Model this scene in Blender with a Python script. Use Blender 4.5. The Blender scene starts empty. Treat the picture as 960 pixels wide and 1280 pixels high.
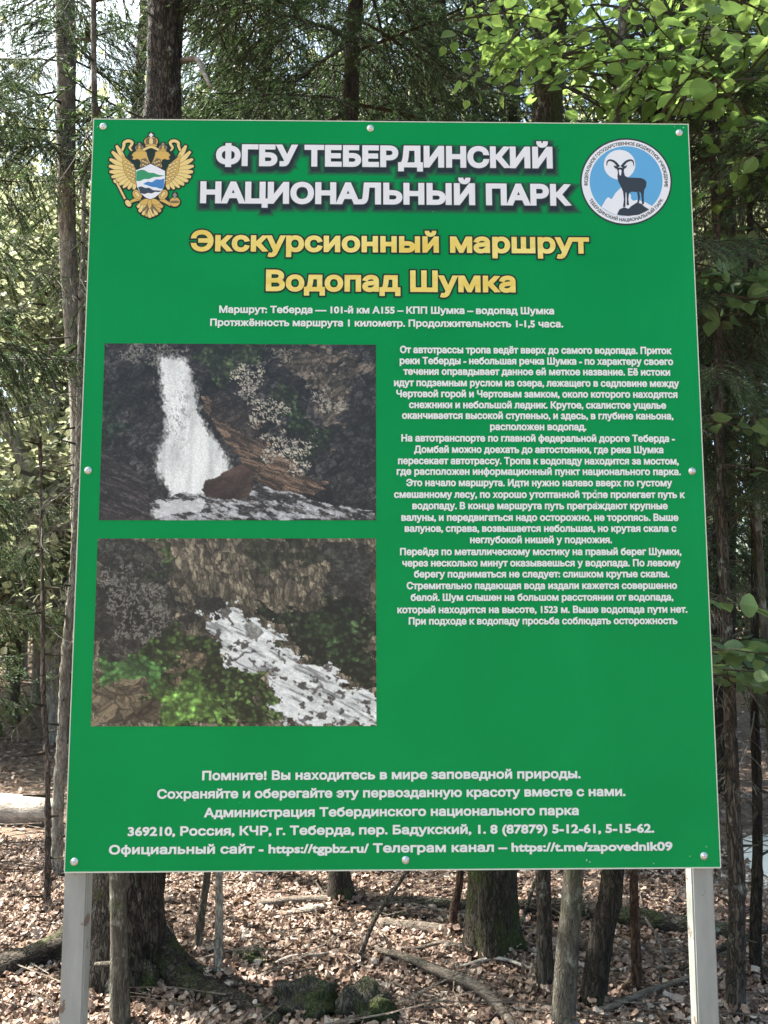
import bpy, math, random
import numpy as np
from mathutils import Vector, Matrix, geometry

R = math.radians
random.seed(7)
rng = np.random.default_rng(7)
scene = bpy.context.scene
COL = scene.collection

# ------------------------------------------------------------------ camera
CAM = np.array([-0.057, -1.906, 1.571])
PITCH, ROLL, YAW = R(6.03), R(0.08), R(-1.0)
F = 1000.0                                   # focal length in pixels of the 960 x 1280 photograph
cx, sx, cy, sy, cz, sz = math.cos(PITCH), math.sin(PITCH), math.cos(ROLL), math.sin(ROLL), math.cos(YAW), math.sin(YAW)
RC = (np.array([[cz, -sz, 0], [sz, cz, 0], [0, 0, 1]]) @ np.array([[1, 0, 0], [0, cx, -sx], [0, sx, cx]])
      @ np.array([[cy, 0, sy], [0, 1, 0], [-sy, 0, cy]]))
cam = bpy.data.cameras.new('camera')
cam.sensor_fit = 'VERTICAL'
cam.sensor_height = 36.0
cam.lens = F / 1280.0 * 36.0
cam.clip_start = 0.05
cam.clip_end = 500.0
camo = bpy.data.objects.new('camera', cam)
COL.objects.link(camo)
B = np.eye(4)
B[:3, 0] = RC[:, 0]
B[:3, 1] = RC[:, 2]
B[:3, 2] = -RC[:, 1]
B[:3, 3] = CAM
camo.matrix_world = Matrix(B.tolist())
scene.camera = camo

# ------------------------------------------------------------------ light
SUN_EL, SUN_AZ = R(52), R(-62)               # azimuth from +Y towards +X: the sun stands behind the sign, to the left
sdir = Vector((math.sin(SUN_AZ) * math.cos(SUN_EL), math.cos(SUN_AZ) * math.cos(SUN_EL), math.sin(SUN_EL)))
world = bpy.data.worlds.new('World')
scene.world = world
world.use_nodes = True
nt = world.node_tree
sky = nt.nodes.new('ShaderNodeTexSky')
sky.sky_type = 'NISHITA'
sky.sun_disc = False
sky.sun_elevation = SUN_EL
sky.sun_rotation = SUN_AZ
sky.air_density = 0.8
sky.dust_density = 4.0
sky.ozone_density = 2.0
bg = nt.nodes['Background']
bg.inputs['Strength'].default_value = 0.115
tint = nt.nodes.new('ShaderNodeMix')            # colour correction of the skylight: takes the violet out of the clear sky
tint.data_type = 'RGBA'
tint.blend_type = 'MULTIPLY'
tint.inputs[0].default_value = 1.0
tint.inputs[7].default_value = (0.96, 1.05, 0.92, 1)
nt.links.new(sky.outputs[0], tint.inputs[6])
nt.links.new(tint.outputs[2], bg.inputs['Color'])
sl = bpy.data.lights.new('sun', 'SUN')
sl.energy = 5.0
sl.angle = R(0.6)
sl.color = (1.0, 0.95, 0.86)
so = bpy.data.objects.new('sun', sl)
COL.objects.link(so)
so.rotation_euler = (-sdir).to_track_quat('-Z', 'Y').to_euler()

vs = scene.view_settings
vs.view_transform = 'Standard'
vs.look = 'None'
vs.exposure = 2.3
vs.gamma = 1.0
vs.use_curve_mapping = False
scene.render.engine = 'CYCLES'
cy_ = scene.cycles
cy_.max_bounces = 6
cy_.diffuse_bounces = 3
cy_.glossy_bounces = 2
cy_.transmission_bounces = 3
cy_.transparent_max_bounces = 8
cy_.caustics_reflective = False
cy_.caustics_refractive = False
cy_.use_denoising = True
cy_.use_adaptive_sampling = True
cy_.adaptive_threshold = 0.02


# ------------------------------------------------------------------ helpers
def ray(px, py):
    d = RC @ np.array([(px - 480) / F, 1.0, -(py - 640) / F])
    return d / np.linalg.norm(d)


def pt(px, py, Y):
    """the point of the line of sight through a photograph pixel that stands Y metres behind the sign"""
    d = ray(px, py)
    return CAM + d * ((Y - CAM[1]) / d[1])


def gh(x, y):
    """ground height: a nearly level forest floor with small swells, rising a little far away"""
    h = 0.03 * np.sin(x * 1.3 + 0.5) * np.cos(y * 1.1) + 0.02 * np.sin(x * 2.9 + y * 2.3)
    far = np.clip(np.hypot(x, y) - 9, 0, None)
    return h + 0.035 * far


def gpt(px, py):
    d = ray(px, py)
    t = CAM[2] / max(-d[2], 1e-3)
    for _ in range(30):
        p = CAM + d * t
        t += (p[2] - float(gh(p[0], p[1]))) / max(-d[2], 0.02) * 0.7
    return CAM + d * t


def depth(p):
    return float((np.asarray(p) - CAM) @ RC[:, 1])


def lin(r, g, b):
    f = lambda c: (c / 255 / 12.92) if c / 255 <= 0.04045 else ((c / 255 + 0.055) / 1.055) ** 2.4
    return (f(r), f(g), f(b))


class MB:
    """collects triangles with a material slot each and links them as ONE mesh object"""
    def __init__(s):
        s.v, s.f, s.m, s.n = [], [], [], 0

    def add(s, V, T, mat=0):
        V = np.asarray(V, float).reshape(-1, 3)
        T = np.asarray(T, int).reshape(-1, 3)
        if len(T) == 0:
            return
        s.v.append(V)
        s.f.append(T + s.n)
        s.m.append(np.full(len(T), mat) if np.isscalar(mat) else np.asarray(mat))
        s.n += len(V)

    def soup(s, T, mat=0):
        T = np.asarray(T, float).reshape(-1, 3)
        s.add(T, np.arange(len(T)).reshape(-1, 3), mat)

    def mesh(s, name, mats, smooth=False, origin=(0, 0, 0)):
        V = np.concatenate(s.v) - np.asarray(origin)
        T = np.concatenate(s.f)
        M = np.concatenate(s.m)
        me = bpy.data.meshes.new(name)
        me.vertices.add(len(V))
        me.vertices.foreach_set('co', V.astype(np.float32).ravel())
        me.loops.add(T.size)
        me.loops.foreach_set('vertex_index', T.astype(np.int32).ravel())
        me.polygons.add(len(T))
        me.polygons.foreach_set('loop_start', np.arange(0, T.size, 3, dtype=np.int32))
        me.polygons.foreach_set('loop_total', np.full(len(T), 3, dtype=np.int32))
        for m in mats:
            me.materials.append(m)
        me.polygons.foreach_set('material_index', M.astype(np.int32))
        me.update(calc_edges=True)
        me.polygons.foreach_set('use_smooth', np.full(len(T), bool(smooth)))
        return me

    def build(s, name, mats, parent=None, smooth=False, origin=(0, 0, 0), loc=None):
        if not isinstance(mats, (list, tuple)):
            mats = [mats]
        o = bpy.data.objects.new(name, s.mesh(name, mats, smooth, origin))
        COL.objects.link(o)
        if parent is not None:
            o.parent = parent
        elif loc is None:
            o.location = tuple(float(c) for c in origin)
        if loc is not None:
            o.location = loc
        return o


def tag(o, label=None, cat=None, group=None, kind=None):
    for k, v in (('label', label), ('category', cat), ('group', group), ('kind', kind)):
        if v:
            o[k] = v
    return o


def thing(name, label, cat, loc, group=None):
    o = bpy.data.objects.new(name, None)
    COL.objects.link(o)
    o.empty_display_size = 0.1
    o.location = tuple(float(c) for c in loc)
    return tag(o, label, cat, group)


def box(x0, x1, y0, y1, z0, z1):
    V = [(x, y, z) for x in (x0, x1) for y in (y0, y1) for z in (z0, z1)]
    Q = [(0, 1, 3, 2), (4, 6, 7, 5), (0, 4, 5, 1), (2, 3, 7, 6), (0, 2, 6, 4), (1, 5, 7, 3)]
    return np.array(V), np.array([t for a, b, c, d in Q for t in ((a, b, c), (a, c, d))])


def smooth_path(P, n):
    """Catmull-Rom resampling of a polyline"""
    P = np.asarray(P, float)
    if len(P) == 2:
        t = np.linspace(0, 1, n)[:, None]
        return P[0] * (1 - t) + P[1] * t
    Q = np.vstack([2 * P[0] - P[1], P, 2 * P[-1] - P[-2]])
    out = []
    for u in np.linspace(0, len(P) - 1 - 1e-6, n):
        i = int(u)
        t = u - i
        a, b, c, d = Q[i], Q[i + 1], Q[i + 2], Q[i + 3]
        out.append(0.5 * (2 * b + (c - a) * t + (2 * a - 5 * b + 4 * c - d) * t * t + (3 * b - a - 3 * c + d) * t ** 3))
    return np.array(out)


def tube(P, rad, nseg=8, rough=0.0, seed=0, flare=0.0, cap=True):
    """a tapered, slightly lumpy tube along P"""
    P = np.asarray(P, float)
    n = len(P)
    rad = np.interp(np.linspace(0, 1, n), np.linspace(0, 1, len(rad)), rad)
    T = np.gradient(P, axis=0)
    T /= np.linalg.norm(T, axis=1)[:, None] + 1e-9
    ref = np.array([1.0, 0, 0]) if abs(T[0][0]) < 0.8 else np.array([0, 1.0, 0])
    r2 = np.random.default_rng(seed)
    a = np.linspace(0, 2 * np.pi, nseg, endpoint=False)
    ph = r2.uniform(0, 6.28, 8)
    arc = np.r_[0, np.cumsum(np.linalg.norm(np.diff(P, axis=0), axis=1))]
    V = []
    for i in range(n):
        u = np.cross(T[i], ref)
        u /= np.linalg.norm(u) + 1e-9
        w = np.cross(T[i], u)
        k = 1 + rough * (np.sin(3 * a + ph[0] + arc[i] * 3) * 0.5 + np.sin(5 * a + ph[1] - arc[i] * 7) * 0.35
                         + np.sin(2 * a + ph[2] + arc[i] * 11) * 0.4 + 0.5 * r2.normal(0, 0.35, nseg))
        if flare:
            e = math.exp(-arc[i] / 0.16)
            k = k + flare * e * (0.75 + 0.5 * np.sin(4 * a + ph[3]) + 0.3 * np.sin(7 * a + ph[4]))
        V.append(P[i] + rad[i] * (np.cos(a)[:, None] * u + np.sin(a)[:, None] * w) * k[:, None])
    V = np.concatenate(V)
    Tt = []
    i = np.arange(n - 1)[:, None] * nseg
    j = np.arange(nseg)[None]
    k = (j + 1) % nseg
    A, Bq, C, D = (i + j).ravel(), (i + k).ravel(), (i + nseg + k).ravel(), (i + nseg + j).ravel()
    Tt = np.concatenate([np.c_[A, Bq, C], np.c_[A, C, D]])
    if cap:
        V = np.vstack([V, P[0], P[-1]])
        j = np.arange(nseg)
        k = (j + 1) % nseg
        Tt = np.concatenate([Tt, np.c_[k, j, np.full(nseg, n * nseg)],
                             np.c_[(n - 1) * nseg + j, (n - 1) * nseg + k, np.full(nseg, n * nseg + 1)]])
    return V, Tt


# ------------------------------------------------------------------ materials
def new_mat(name):
    m = bpy.data.materials.new(name)
    m.use_nodes = True
    t = m.node_tree
    b = t.nodes['Principled BSDF']
    return m, t, b


def plain(name, col, rough=0.6, metal=0.0, spec=0.5):
    m, t, b = new_mat(name)
    b.inputs['Base Color'].default_value = (*col, 1)
    b.inputs['Roughness'].default_value = rough
    b.inputs['Metallic'].default_value = metal
    b.inputs['Specular IOR Level'].default_value = spec
    return m


def ramp(t, src, stops):
    r = t.nodes.new('ShaderNodeValToRGB')
    r.color_ramp.elements[0].position = stops[0][0]
    r.color_ramp.elements[0].color = (*stops[0][1], 1)
    r.color_ramp.elements[1].position = stops[-1][0]
    r.color_ramp.elements[1].color = (*stops[-1][1], 1)
    for p, c in stops[1:-1]:
        e = r.color_ramp.elements.new(p)
        e.color = (*c, 1)
    t.links.new(src, r.inputs[0])
    return r.outputs[0]


def noise(t, vec, scale, detail=4, rough=0.6):
    n = t.nodes.new('ShaderNodeTexNoise')
    n.inputs['Scale'].default_value = scale
    n.inputs['Detail'].default_value = detail
    n.inputs['Roughness'].default_value = rough
    if vec is not None:
        t.links.new(vec, n.inputs['Vector'])
    return n.outputs['Fac']


def mapped(t, scale):
    tc = t.nodes.new('ShaderNodeTexCoord')
    mp = t.nodes.new('ShaderNodeMapping')
    mp.inputs['Scale'].default_value = scale
    t.links.new(tc.outputs['Object'], mp.inputs['Vector'])
    return mp.outputs[0]


def mixc(t, fac, a, b, mode='MIX'):
    n = t.nodes.new('ShaderNodeMix')
    n.data_type = 'RGBA'
    n.blend_type = mode
    for v, i in ((fac, 0), (a, 6), (b, 7)):
        if hasattr(v, 'is_linked') or hasattr(v, 'links'):
            t.links.new(v, n.inputs[i])
        elif isinstance(v, (int, float)):
            n.inputs[i].default_value = v
        else:
            n.inputs[i].default_value = (*v, 1)
    return n.outputs[2]


def bump(t, b, h, strength, dist):
    n = t.nodes.new('ShaderNodeBump')
    n.inputs['Strength'].default_value = strength
    n.inputs['Distance'].default_value = dist
    t.links.new(h, n.inputs['Height'])
    t.links.new(n.outputs[0], b.inputs['Normal'])


def bark(name, dark, light, moss=0.0, lichen=0.0, scale=1.0, grain=(22, 22, 5), plates=0.6):
    m, t, b = new_mat(name)
    v = mapped(t, tuple(q * scale for q in grain))
    n1 = noise(t, v, 1.6, 6, 0.65)
    vo = t.nodes.new('ShaderNodeTexVoronoi')
    vo.inputs['Scale'].default_value = 2.2
    t.links.new(v, vo.inputs['Vector'])
    mid = tuple((a + c) / 2 for a, c in zip(dark, light))
    col = ramp(t, n1, [(0.3, dark), (0.52, mid), (0.72, light)])
    wv = t.nodes.new('ShaderNodeVectorMath')
    wv.operation = 'ADD'
    nw = t.nodes.new('ShaderNodeTexNoise')
    nw.inputs['Scale'].default_value = 3.0
    t.links.new(v, nw.inputs['Vector'])
    t.links.new(v, wv.inputs[0])
    t.links.new(nw.outputs['Color'], wv.inputs[1])
    ve = t.nodes.new('ShaderNodeTexVoronoi')
    ve.feature = 'DISTANCE_TO_EDGE'
    ve.inputs['Scale'].default_value = 2.6
    t.links.new(wv.outputs[0], ve.inputs['Vector'])
    crack = ramp(t, ve.outputs['Distance'], [(0.0, (1 - plates,) * 3), (0.16, (1, 1, 1))])
    col = mixc(t, 1.0, col, crack, 'MULTIPLY')
    fine_ = ramp(t, noise(t, mapped(t, tuple(q * 5 for q in grain)), 2.0, 4, 0.7), [(0.3, (0.62, 0.62, 0.62)), (0.7, (1.25, 1.25, 1.25))])
    col = mixc(t, 0.8, col, fine_, 'MULTIPLY')
    v2 = mapped(t, (5, 5, 3))
    if lichen:
        n2 = noise(t, v2, 4.0, 6, 0.7)
        k = ramp(t, n2, [(0.62 - 0.14 * lichen, (0, 0, 0)), (0.72 - 0.1 * lichen, (0.85, 0.85, 0.85))])
        col = mixc(t, k, col, (0.30, 0.31, 0.26))
    if moss:
        n3 = noise(t, v2, 1.7, 5, 0.6)
        k = ramp(t, n3, [(0.62 - 0.3 * moss, (0, 0, 0)), (0.75 - 0.25 * moss, (0.9, 0.9, 0.9))])
        n4 = noise(t, mapped(t, (60, 60, 60)), 2.0, 3, 0.7)
        mc = ramp(t, n4, [(0.3, (0.018, 0.026, 0.008)), (0.7, (0.075, 0.092, 0.025))])
        col = mixc(t, k, col, mc)
    t.links.new(col, b.inputs['Base Color'])
    b.inputs['Roughness'].default_value = 0.9
    b.inputs['Specular IOR Level'].default_value = 0.2
    ad = t.nodes.new('ShaderNodeMath')
    ad.operation = 'ADD'
    t.links.new(n1, ad.inputs[0])
    t.links.new(crack, ad.inputs[1])
    bump(t, b, ad.outputs[0], 1.0, 0.012)
    return m


def leafmat(name, stops, trans=0.4, tcol=(0.25, 0.4, 0.04), rough=0.5):
    m, t, b = new_mat(name)
    g = t.nodes.new('ShaderNodeNewGeometry')
    col = ramp(t, g.outputs['Random Per Island'], stops)
    t.links.new(col, b.inputs['Base Color'])
    b.inputs['Roughness'].default_value = rough
    b.inputs['Specular IOR Level'].default_value = 0.35
    if trans:
        tr = t.nodes.new('ShaderNodeBsdfTranslucent')
        c2 = mixc(t, 0.6, col, tcol)
        t.links.new(c2, tr.inputs['Color'])
        mx = t.nodes.new('ShaderNodeMixShader')
        mx.inputs[0].default_value = trans
        t.links.new(b.outputs[0], mx.inputs[1])
        t.links.new(tr.outputs[0], mx.inputs[2])
        t.links.new(mx.outputs[0], t.nodes['Material Output'].inputs['Surface'])
    return m


M = {}
M['bark_spruce'] = bark('bark_spruce', (0.035, 0.028, 0.022), (0.115, 0.096, 0.078), lichen=0.3)
M['bark_big'] = bark('bark_big', (0.024, 0.019, 0.015), (0.105, 0.088, 0.071), moss=0.12, lichen=0.2, grain=(17, 17, 5), plates=0.75)
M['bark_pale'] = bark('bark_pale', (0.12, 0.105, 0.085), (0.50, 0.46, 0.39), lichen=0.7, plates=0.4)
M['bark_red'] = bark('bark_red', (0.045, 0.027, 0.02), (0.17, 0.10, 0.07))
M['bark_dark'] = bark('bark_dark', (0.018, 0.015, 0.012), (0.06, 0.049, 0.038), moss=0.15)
M['bark_moss'] = bark('bark_moss', (0.022, 0.018, 0.013), (0.095, 0.077, 0.06), moss=0.5)
M['bark_smooth'] = bark('bark_smooth', (0.04, 0.035, 0.028), (0.17, 0.15, 0.12), moss=0.3, lichen=0.5, plates=0.3)
M['dead_wood'] = bark('dead_wood', (0.09, 0.07, 0.055), (0.29, 0.24, 0.195), scale=1.4, grain=(5, 14, 14), plates=0.25)
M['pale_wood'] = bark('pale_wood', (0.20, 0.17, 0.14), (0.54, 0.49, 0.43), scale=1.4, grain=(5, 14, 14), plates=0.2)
M['bark_log'] = bark('bark_log', (0.03, 0.025, 0.02), (0.15, 0.12, 0.095), moss=0.3, lichen=0.3, grain=(6, 15, 15))
M['bark_root'] = bark('bark_root', (0.022, 0.018, 0.014), (0.10, 0.08, 0.062), moss=0.25, grain=(9, 14, 14))
M['dead_stem'] = bark('dead_stem', (0.06, 0.048, 0.038), (0.24, 0.2, 0.165))
M['twig'] = plain('twig', (0.042, 0.038, 0.026), 0.9, spec=0.2)
M['grey_twig'] = plain('grey_twig', (0.13, 0.12, 0.10), 0.9, spec=0.2)
M['needle'] = leafmat('needle', [(0, (0.022, 0.050, 0.026)), (0.6, (0.042, 0.080, 0.036)), (1, (0.085, 0.125, 0.055))], 0.3, (0.12, 0.19, 0.06), 0.55)
M['needle_pale'] = leafmat('needle_pale', [(0, (0.045, 0.085, 0.026)), (0.6, (0.085, 0.125, 0.045)), (1, (0.17, 0.20, 0.08))], 0.4, (0.22, 0.27, 0.07), 0.55)
M['leaf'] = leafmat('leaf', [(0, (0.055, 0.105, 0.026)), (0.6, (0.12, 0.19, 0.045)), (1, (0.21, 0.28, 0.08))], 0.58, (0.34, 0.50, 0.12), 0.4)
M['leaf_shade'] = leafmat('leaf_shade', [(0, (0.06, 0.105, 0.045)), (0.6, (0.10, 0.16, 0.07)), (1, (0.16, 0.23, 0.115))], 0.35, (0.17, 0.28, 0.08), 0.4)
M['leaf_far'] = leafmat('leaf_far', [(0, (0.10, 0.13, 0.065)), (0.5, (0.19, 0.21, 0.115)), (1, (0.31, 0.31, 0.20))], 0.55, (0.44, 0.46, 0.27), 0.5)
M['litter'] = leafmat('litter', [(0, (0.08, 0.048, 0.036)), (0.3, (0.17, 0.108, 0.08)), (0.65, (0.31, 0.215, 0.165)), (0.9, (0.43, 0.335, 0.27)), (1, (0.52, 0.44, 0.37))], 0.12, (0.36, 0.25, 0.16), 0.6)

# ------------------------------------------------------------------ ground
m, t, b = new_mat('forest_soil')
v = mapped(t, (1, 1, 1))
n1 = noise(t, v, 28, 8, 0.75)
vo = t.nodes.new('ShaderNodeTexVoronoi')
vo.inputs['Scale'].default_value = 26
t.links.new(v, vo.inputs['Vector'])
col = ramp(t, n1, [(0.3, (0.05, 0.032, 0.022)), (0.5, (0.13, 0.085, 0.058)), (0.7, (0.26, 0.18, 0.125))])
col = mixc(t, 0.45, col, ramp(t, vo.outputs['Color'], [(0.1, (0.09, 0.055, 0.036)), (0.9, (0.32, 0.22, 0.155))]))
t.links.new(col, b.inputs['Base Color'])
b.inputs['Roughness'].default_value = 0.95
bump(t, b, n1, 0.8, 0.03)
M['soil'] = m
xs = np.r_[np.linspace(-160, -12, 12), np.linspace(-10, 10, 90), np.linspace(12, 160, 12)]
ys = np.r_[np.linspace(-160, -6, 10), np.linspace(-4, 14, 84), np.linspace(16, 200, 14)]
X, Y = np.meshgrid(xs, ys)
Z = gh(X, Y)
nx, ny = len(xs), len(ys)
idx = np.arange(nx * ny).reshape(ny, nx)
a, b_, c, d = idx[:-1, :-1].ravel(), idx[:-1, 1:].ravel(), idx[1:, 1:].ravel(), idx[1:, :-1].ravel()
mb = MB()
mb.add(np.c_[X.ravel(), Y.ravel(), Z.ravel()], np.concatenate([np.c_[a, b_, c], np.c_[a, c, d]]))
tag(mb.build('ground', M['soil'], smooth=True), kind='structure')

# the gravel road that shows between the trunks at the right edge
m, t, b = new_mat('gravel')
v = mapped(t, (1, 1, 1))
col = ramp(t, noise(t, v, 40, 6, 0.7), [(0.3, (0.74, 0.70, 0.62)), (0.7, (0.90, 0.87, 0.78))])  # near-white base colour stands in for sunlight the trees block here
t.links.new(col, b.inputs['Base Color'])
b.inputs['Roughness'].default_value = 0.95
bump(t, b, noise(t, v, 60, 4, 0.7), 0.5, 0.01)
mb = MB()
n = 60
tt = np.linspace(0, 1, n)
ra, rb_ = gpt(945, 1042), gpt(945, 1128)
rx = np.interp(tt, [0, 0.2, 1], [gpt(936, 1085)[0], ra[0] + 0.5, 30])
ry = np.interp(tt, [0, 0.2, 1], [(ra[1] + rb_[1]) / 2, (ra[1] + rb_[1]) / 2, (ra[1] + rb_[1]) / 2 + 3])
V = []
for w in np.linspace(-0.5, 0.5, 5):
    ww = w * np.interp(tt, [0, 0.02, 0.1, 1], [0.7, 1.0, 1.15, 2.0]) * (ra[1] - rb_[1]) * (1 + 0.06 * np.sin(tt * 60 + w * 5))
    xx = rx + 0.47 * ww                       # its near end is cut off at a slant
    V.append(np.c_[xx, ry + ww, gh(xx, ry + ww) + 0.014 - 0.012 * (abs(w) > 0.4)])
V = np.concatenate(V)
T = [tr for j in range(4) for i in range(n - 1) for tr in
     ((j * n + i, j * n + i + 1, (j + 1) * n + i + 1), (j * n + i, (j + 1) * n + i + 1, (j + 1) * n + i))]
mb.add(V, T)
ROADM = m
tag(mb.build('road', ROADM, smooth=True), kind='structure')

# ------------------------------------------------------------------ the information sign
SW, SH, SZ0 = 1.5, 1.813, 0.95


def sp(px, py):
    """photograph pixel on the sign's face -> (x, z) on the board"""
    p = pt(px, py, 0.0)
    return p[0], p[2]


PXM = 1.5 / 780.0                            # about one photograph pixel on the board, in metres
M['green'], t, b = new_mat('green_print')
v = mapped(t, (1, 1, 1))
col = ramp(t, noise(t, v, 3, 3, 0.5), [(0.3, (0.0012, 0.243, 0.059)), (0.7, (0.0022, 0.272, 0.069))])
col = mixc(t, ramp(t, noise(t, mapped(t, (9, 9, 0.8)), 3, 5, 0.7), [(0.56, (0, 0, 0)), (0.80, (0.22, 0.22, 0.22))]), col, (0.008, 0.33, 0.11))
col = mixc(t, ramp(t, noise(t, v, 260, 3, 0.6), [(0.70, (0, 0, 0)), (0.80, (0.3, 0.3, 0.3))]), col, (0.03, 0.36, 0.14))
t.links.new(col, b.inputs['Base Color'])
b.inputs['Roughness'].default_value = 0.32
b.inputs['Specular IOR Level'].default_value = 0.09
bump(t, b, noise(t, v, 2.2, 2, 0.5), 0.15, 0.02)
M['edge'] = plain('board_edge', (0.56, 0.60, 0.50), 0.7)
M['white_print'] = plain('white_print', (0.72, 0.735, 0.745), 0.5, spec=0.3)
M['body_print'] = plain('body_print', (0.69, 0.74, 0.70), 0.5, spec=0.3)
M['outline_print'] = plain('outline_print', (0.006, 0.022, 0.012), 0.5, spec=0.3)
M['yellow_print'], t, b = new_mat('yellow_print')
col = ramp(t, noise(t, mapped(t, (1, 1, 9)), 3, 2), [(0.35, (0.72, 0.54, 0.085)), (0.65, (0.80, 0.68, 0.19))])
t.links.new(col, b.inputs['Base Color'])
b.inputs['Roughness'].default_value = 0.5
M['steel'] = plain('screw_steel', (0.62, 0.64, 0.63), 0.35, 0.7)

sign = thing('information_sign', 'big green park information board with white Cyrillic text, on two grey posts', 'sign', (0, 0, 0))

# board: a thin panel, very slightly bowed, with a pale raw edge
mb = MB()
nx_, nz_ = 24, 28
gx, gz = np.meshgrid(np.linspace(-0.75, 0.75, nx_), np.linspace(SZ0, SZ0 + SH, nz_))
V = np.c_[gx.ravel(), np.zeros(gx.size), gz.ravel()]
idx = np.arange(nx_ * nz_).reshape(nz_, nx_)
a, b_, c, d = idx[:-1, :-1].ravel(), idx[:-1, 1:].ravel(), idx[1:, 1:].ravel(), idx[1:, :-1].ravel()
mb.add(V, np.concatenate([np.c_[a, b_, c], np.c_[a, c, d]]), 0)
e = 0.0022
for x0, x1, z0, z1 in ((-0.75 - e, -0.75, SZ0 - e, SZ0 + SH + e), (0.75, 0.75 + e, SZ0 - e, SZ0 + SH + e),
                       (-0.75, 0.75, SZ0 - e * 1.3, SZ0), (-0.75, 0.75, SZ0 + SH, SZ0 + SH + e)):
    mb.add(*box(x0, x1, -0.0006, 0.006, z0, z1), 1)
mb.add(*box(-0.749, 0.749, 0.003, 0.0058, SZ0 + 0.001, SZ0 + SH - 0.001), 1)
mb.build('board', [M['green'], M['edge']], sign)

# posts: painted square tube
M['post'], t, b = new_mat('post_paint')
v = mapped(t, (1, 1, 1))
col = ramp(t, noise(t, mapped(t, (6, 6, 1.2)), 4, 5, 0.6), [(0.3, (0.215, 0.23, 0.21)), (0.7, (0.31, 0.325, 0.30))])
col = mixc(t, ramp(t, noise(t, v, 16, 4, 0.6), [(0.625, (0, 0, 0)), (0.65, (0.9, 0.9, 0.9))]), col, (0.12, 0.075, 0.05))
t.links.new(col, b.inputs['Base Color'])
b.inputs['Roughness'].default_value = 0.45
import bmesh
for pxl, pxr, pyy in ((78.5, 107.5, 1100), (866.5, 894, 1100)):
    x0, x1 = sp(pxl, pyy)[0], sp(pxr, pyy)[0]
    bm = bmesh.new()
    bmesh.ops.create_cube(bm, size=1)
    bmesh.ops.scale(bm, vec=(x1 - x0, 0.04, 2.75), verts=bm.verts)
    bmesh.ops.translate(bm, vec=((x0 + x1) / 2, 0.028, 1.275), verts=bm.verts)
    bmesh.ops.bevel(bm, geom=[e_ for e_ in bm.edges], offset=0.0035, segments=2, affect='EDGES')
    me = bpy.data.meshes.new('post')
    bm.to_mesh(me)
    bm.free()
    me.materials.append(M['post'])
    o = bpy.data.objects.new('post', me)
    COL.objects.link(o)
    o.parent = sign

# screws: low dome with a washer
for px, py in ((129, 158), (463, 160.5), (849, 166), (110, 588), (865, 589), (93, 1077), (507, 1075), (880, 1070)):
    x, z = sp(px, py)
    mb = MB()
    prof = [(0.0088, 0.0), (0.0088, 0.0012), (0.0062, 0.0014), (0.0058, 0.0035), (0.0042, 0.005), (0.0018, 0.0056), (0.0015, 0.0046), (0.0, 0.0044)]
    k = 18
    an = np.linspace(0, 2 * np.pi, k, endpoint=False)
    V = np.concatenate([np.c_[x + r_ * np.cos(an), np.full(k, -h_), z + r_ * np.sin(an)] for r_, h_ in prof])
    T = [tr for i in range(len(prof) - 1) for j in range(k) for tr in
         ((i * k + j, i * k + (j + 1) % k, (i + 1) * k + (j + 1) % k), (i * k + j, (i + 1) * k + (j + 1) % k, (i + 1) * k + j))]
    mb.add(V, T)
    mb.build('screw', M['steel'], sign, smooth=True)


# ---- flat printed shapes: outlines -> triangles by constrained Delaunay + nonzero winding
def inpoly(P, u, v):
    P = np.asarray(P, float)
    c_ = np.zeros(u.shape, bool)
    for (x1, y1), (x2, y2) in zip(P, np.roll(P, -1, axis=0)):
        if y1 == y2:
            continue
        k = ((y1 > v) != (y2 > v)) & (u < (x2 - x1) * (v - y1) / (y2 - y1) + x1)
        c_ ^= k
    return c_


def loops_fill(loops):
    """list of closed 2-D loops -> (verts, tris) of their nonzero-winding union"""
    P, E = [], []
    for L in loops:
        k = len(P)
        n = len(L)
        P += [Vector((float(p[0]), float(p[1]))) for p in L]
        E += [(k + i, k + (i + 1) % n) for i in range(n)]
    v, e, f, *_ = geometry.delaunay_2d_cdt(P, E, [], 0, 1e-7)
    if not f:
        return np.zeros((0, 2)), np.zeros((0, 3), int)
    V = np.array([(p.x, p.y) for p in v])
    T = np.array([q for q in f if len(q) == 3])
    C = V[T].mean(axis=1)
    wn = np.zeros(len(C), int)
    for L in loops:
        A = np.asarray(L, float)
        Bq = np.roll(A, -1, axis=0)
        for p, q in zip(A, Bq):
            if p[1] == q[1]:
                continue
            up = p[1] < q[1]
            lo, hi = (p, q) if up else (q, p)
            s = (C[:, 1] >= lo[1]) & (C[:, 1] < hi[1])
            cr = (q[0] - p[0]) * (C[:, 1] - p[1]) - (C[:, 0] - p[0]) * (q[1] - p[1])
            wn += np.where(s & (cr > 0) & up, 1, 0) - np.where(s & (cr < 0) & (not up), 1, 0)
    T = T[wn != 0]
    return V, T


def area(L):
    L = np.asarray(L)
    return 0.5 * np.sum(L[:, 0] * np.roll(L[:, 1], -1) - np.roll(L[:, 0], -1) * L[:, 1])


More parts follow.
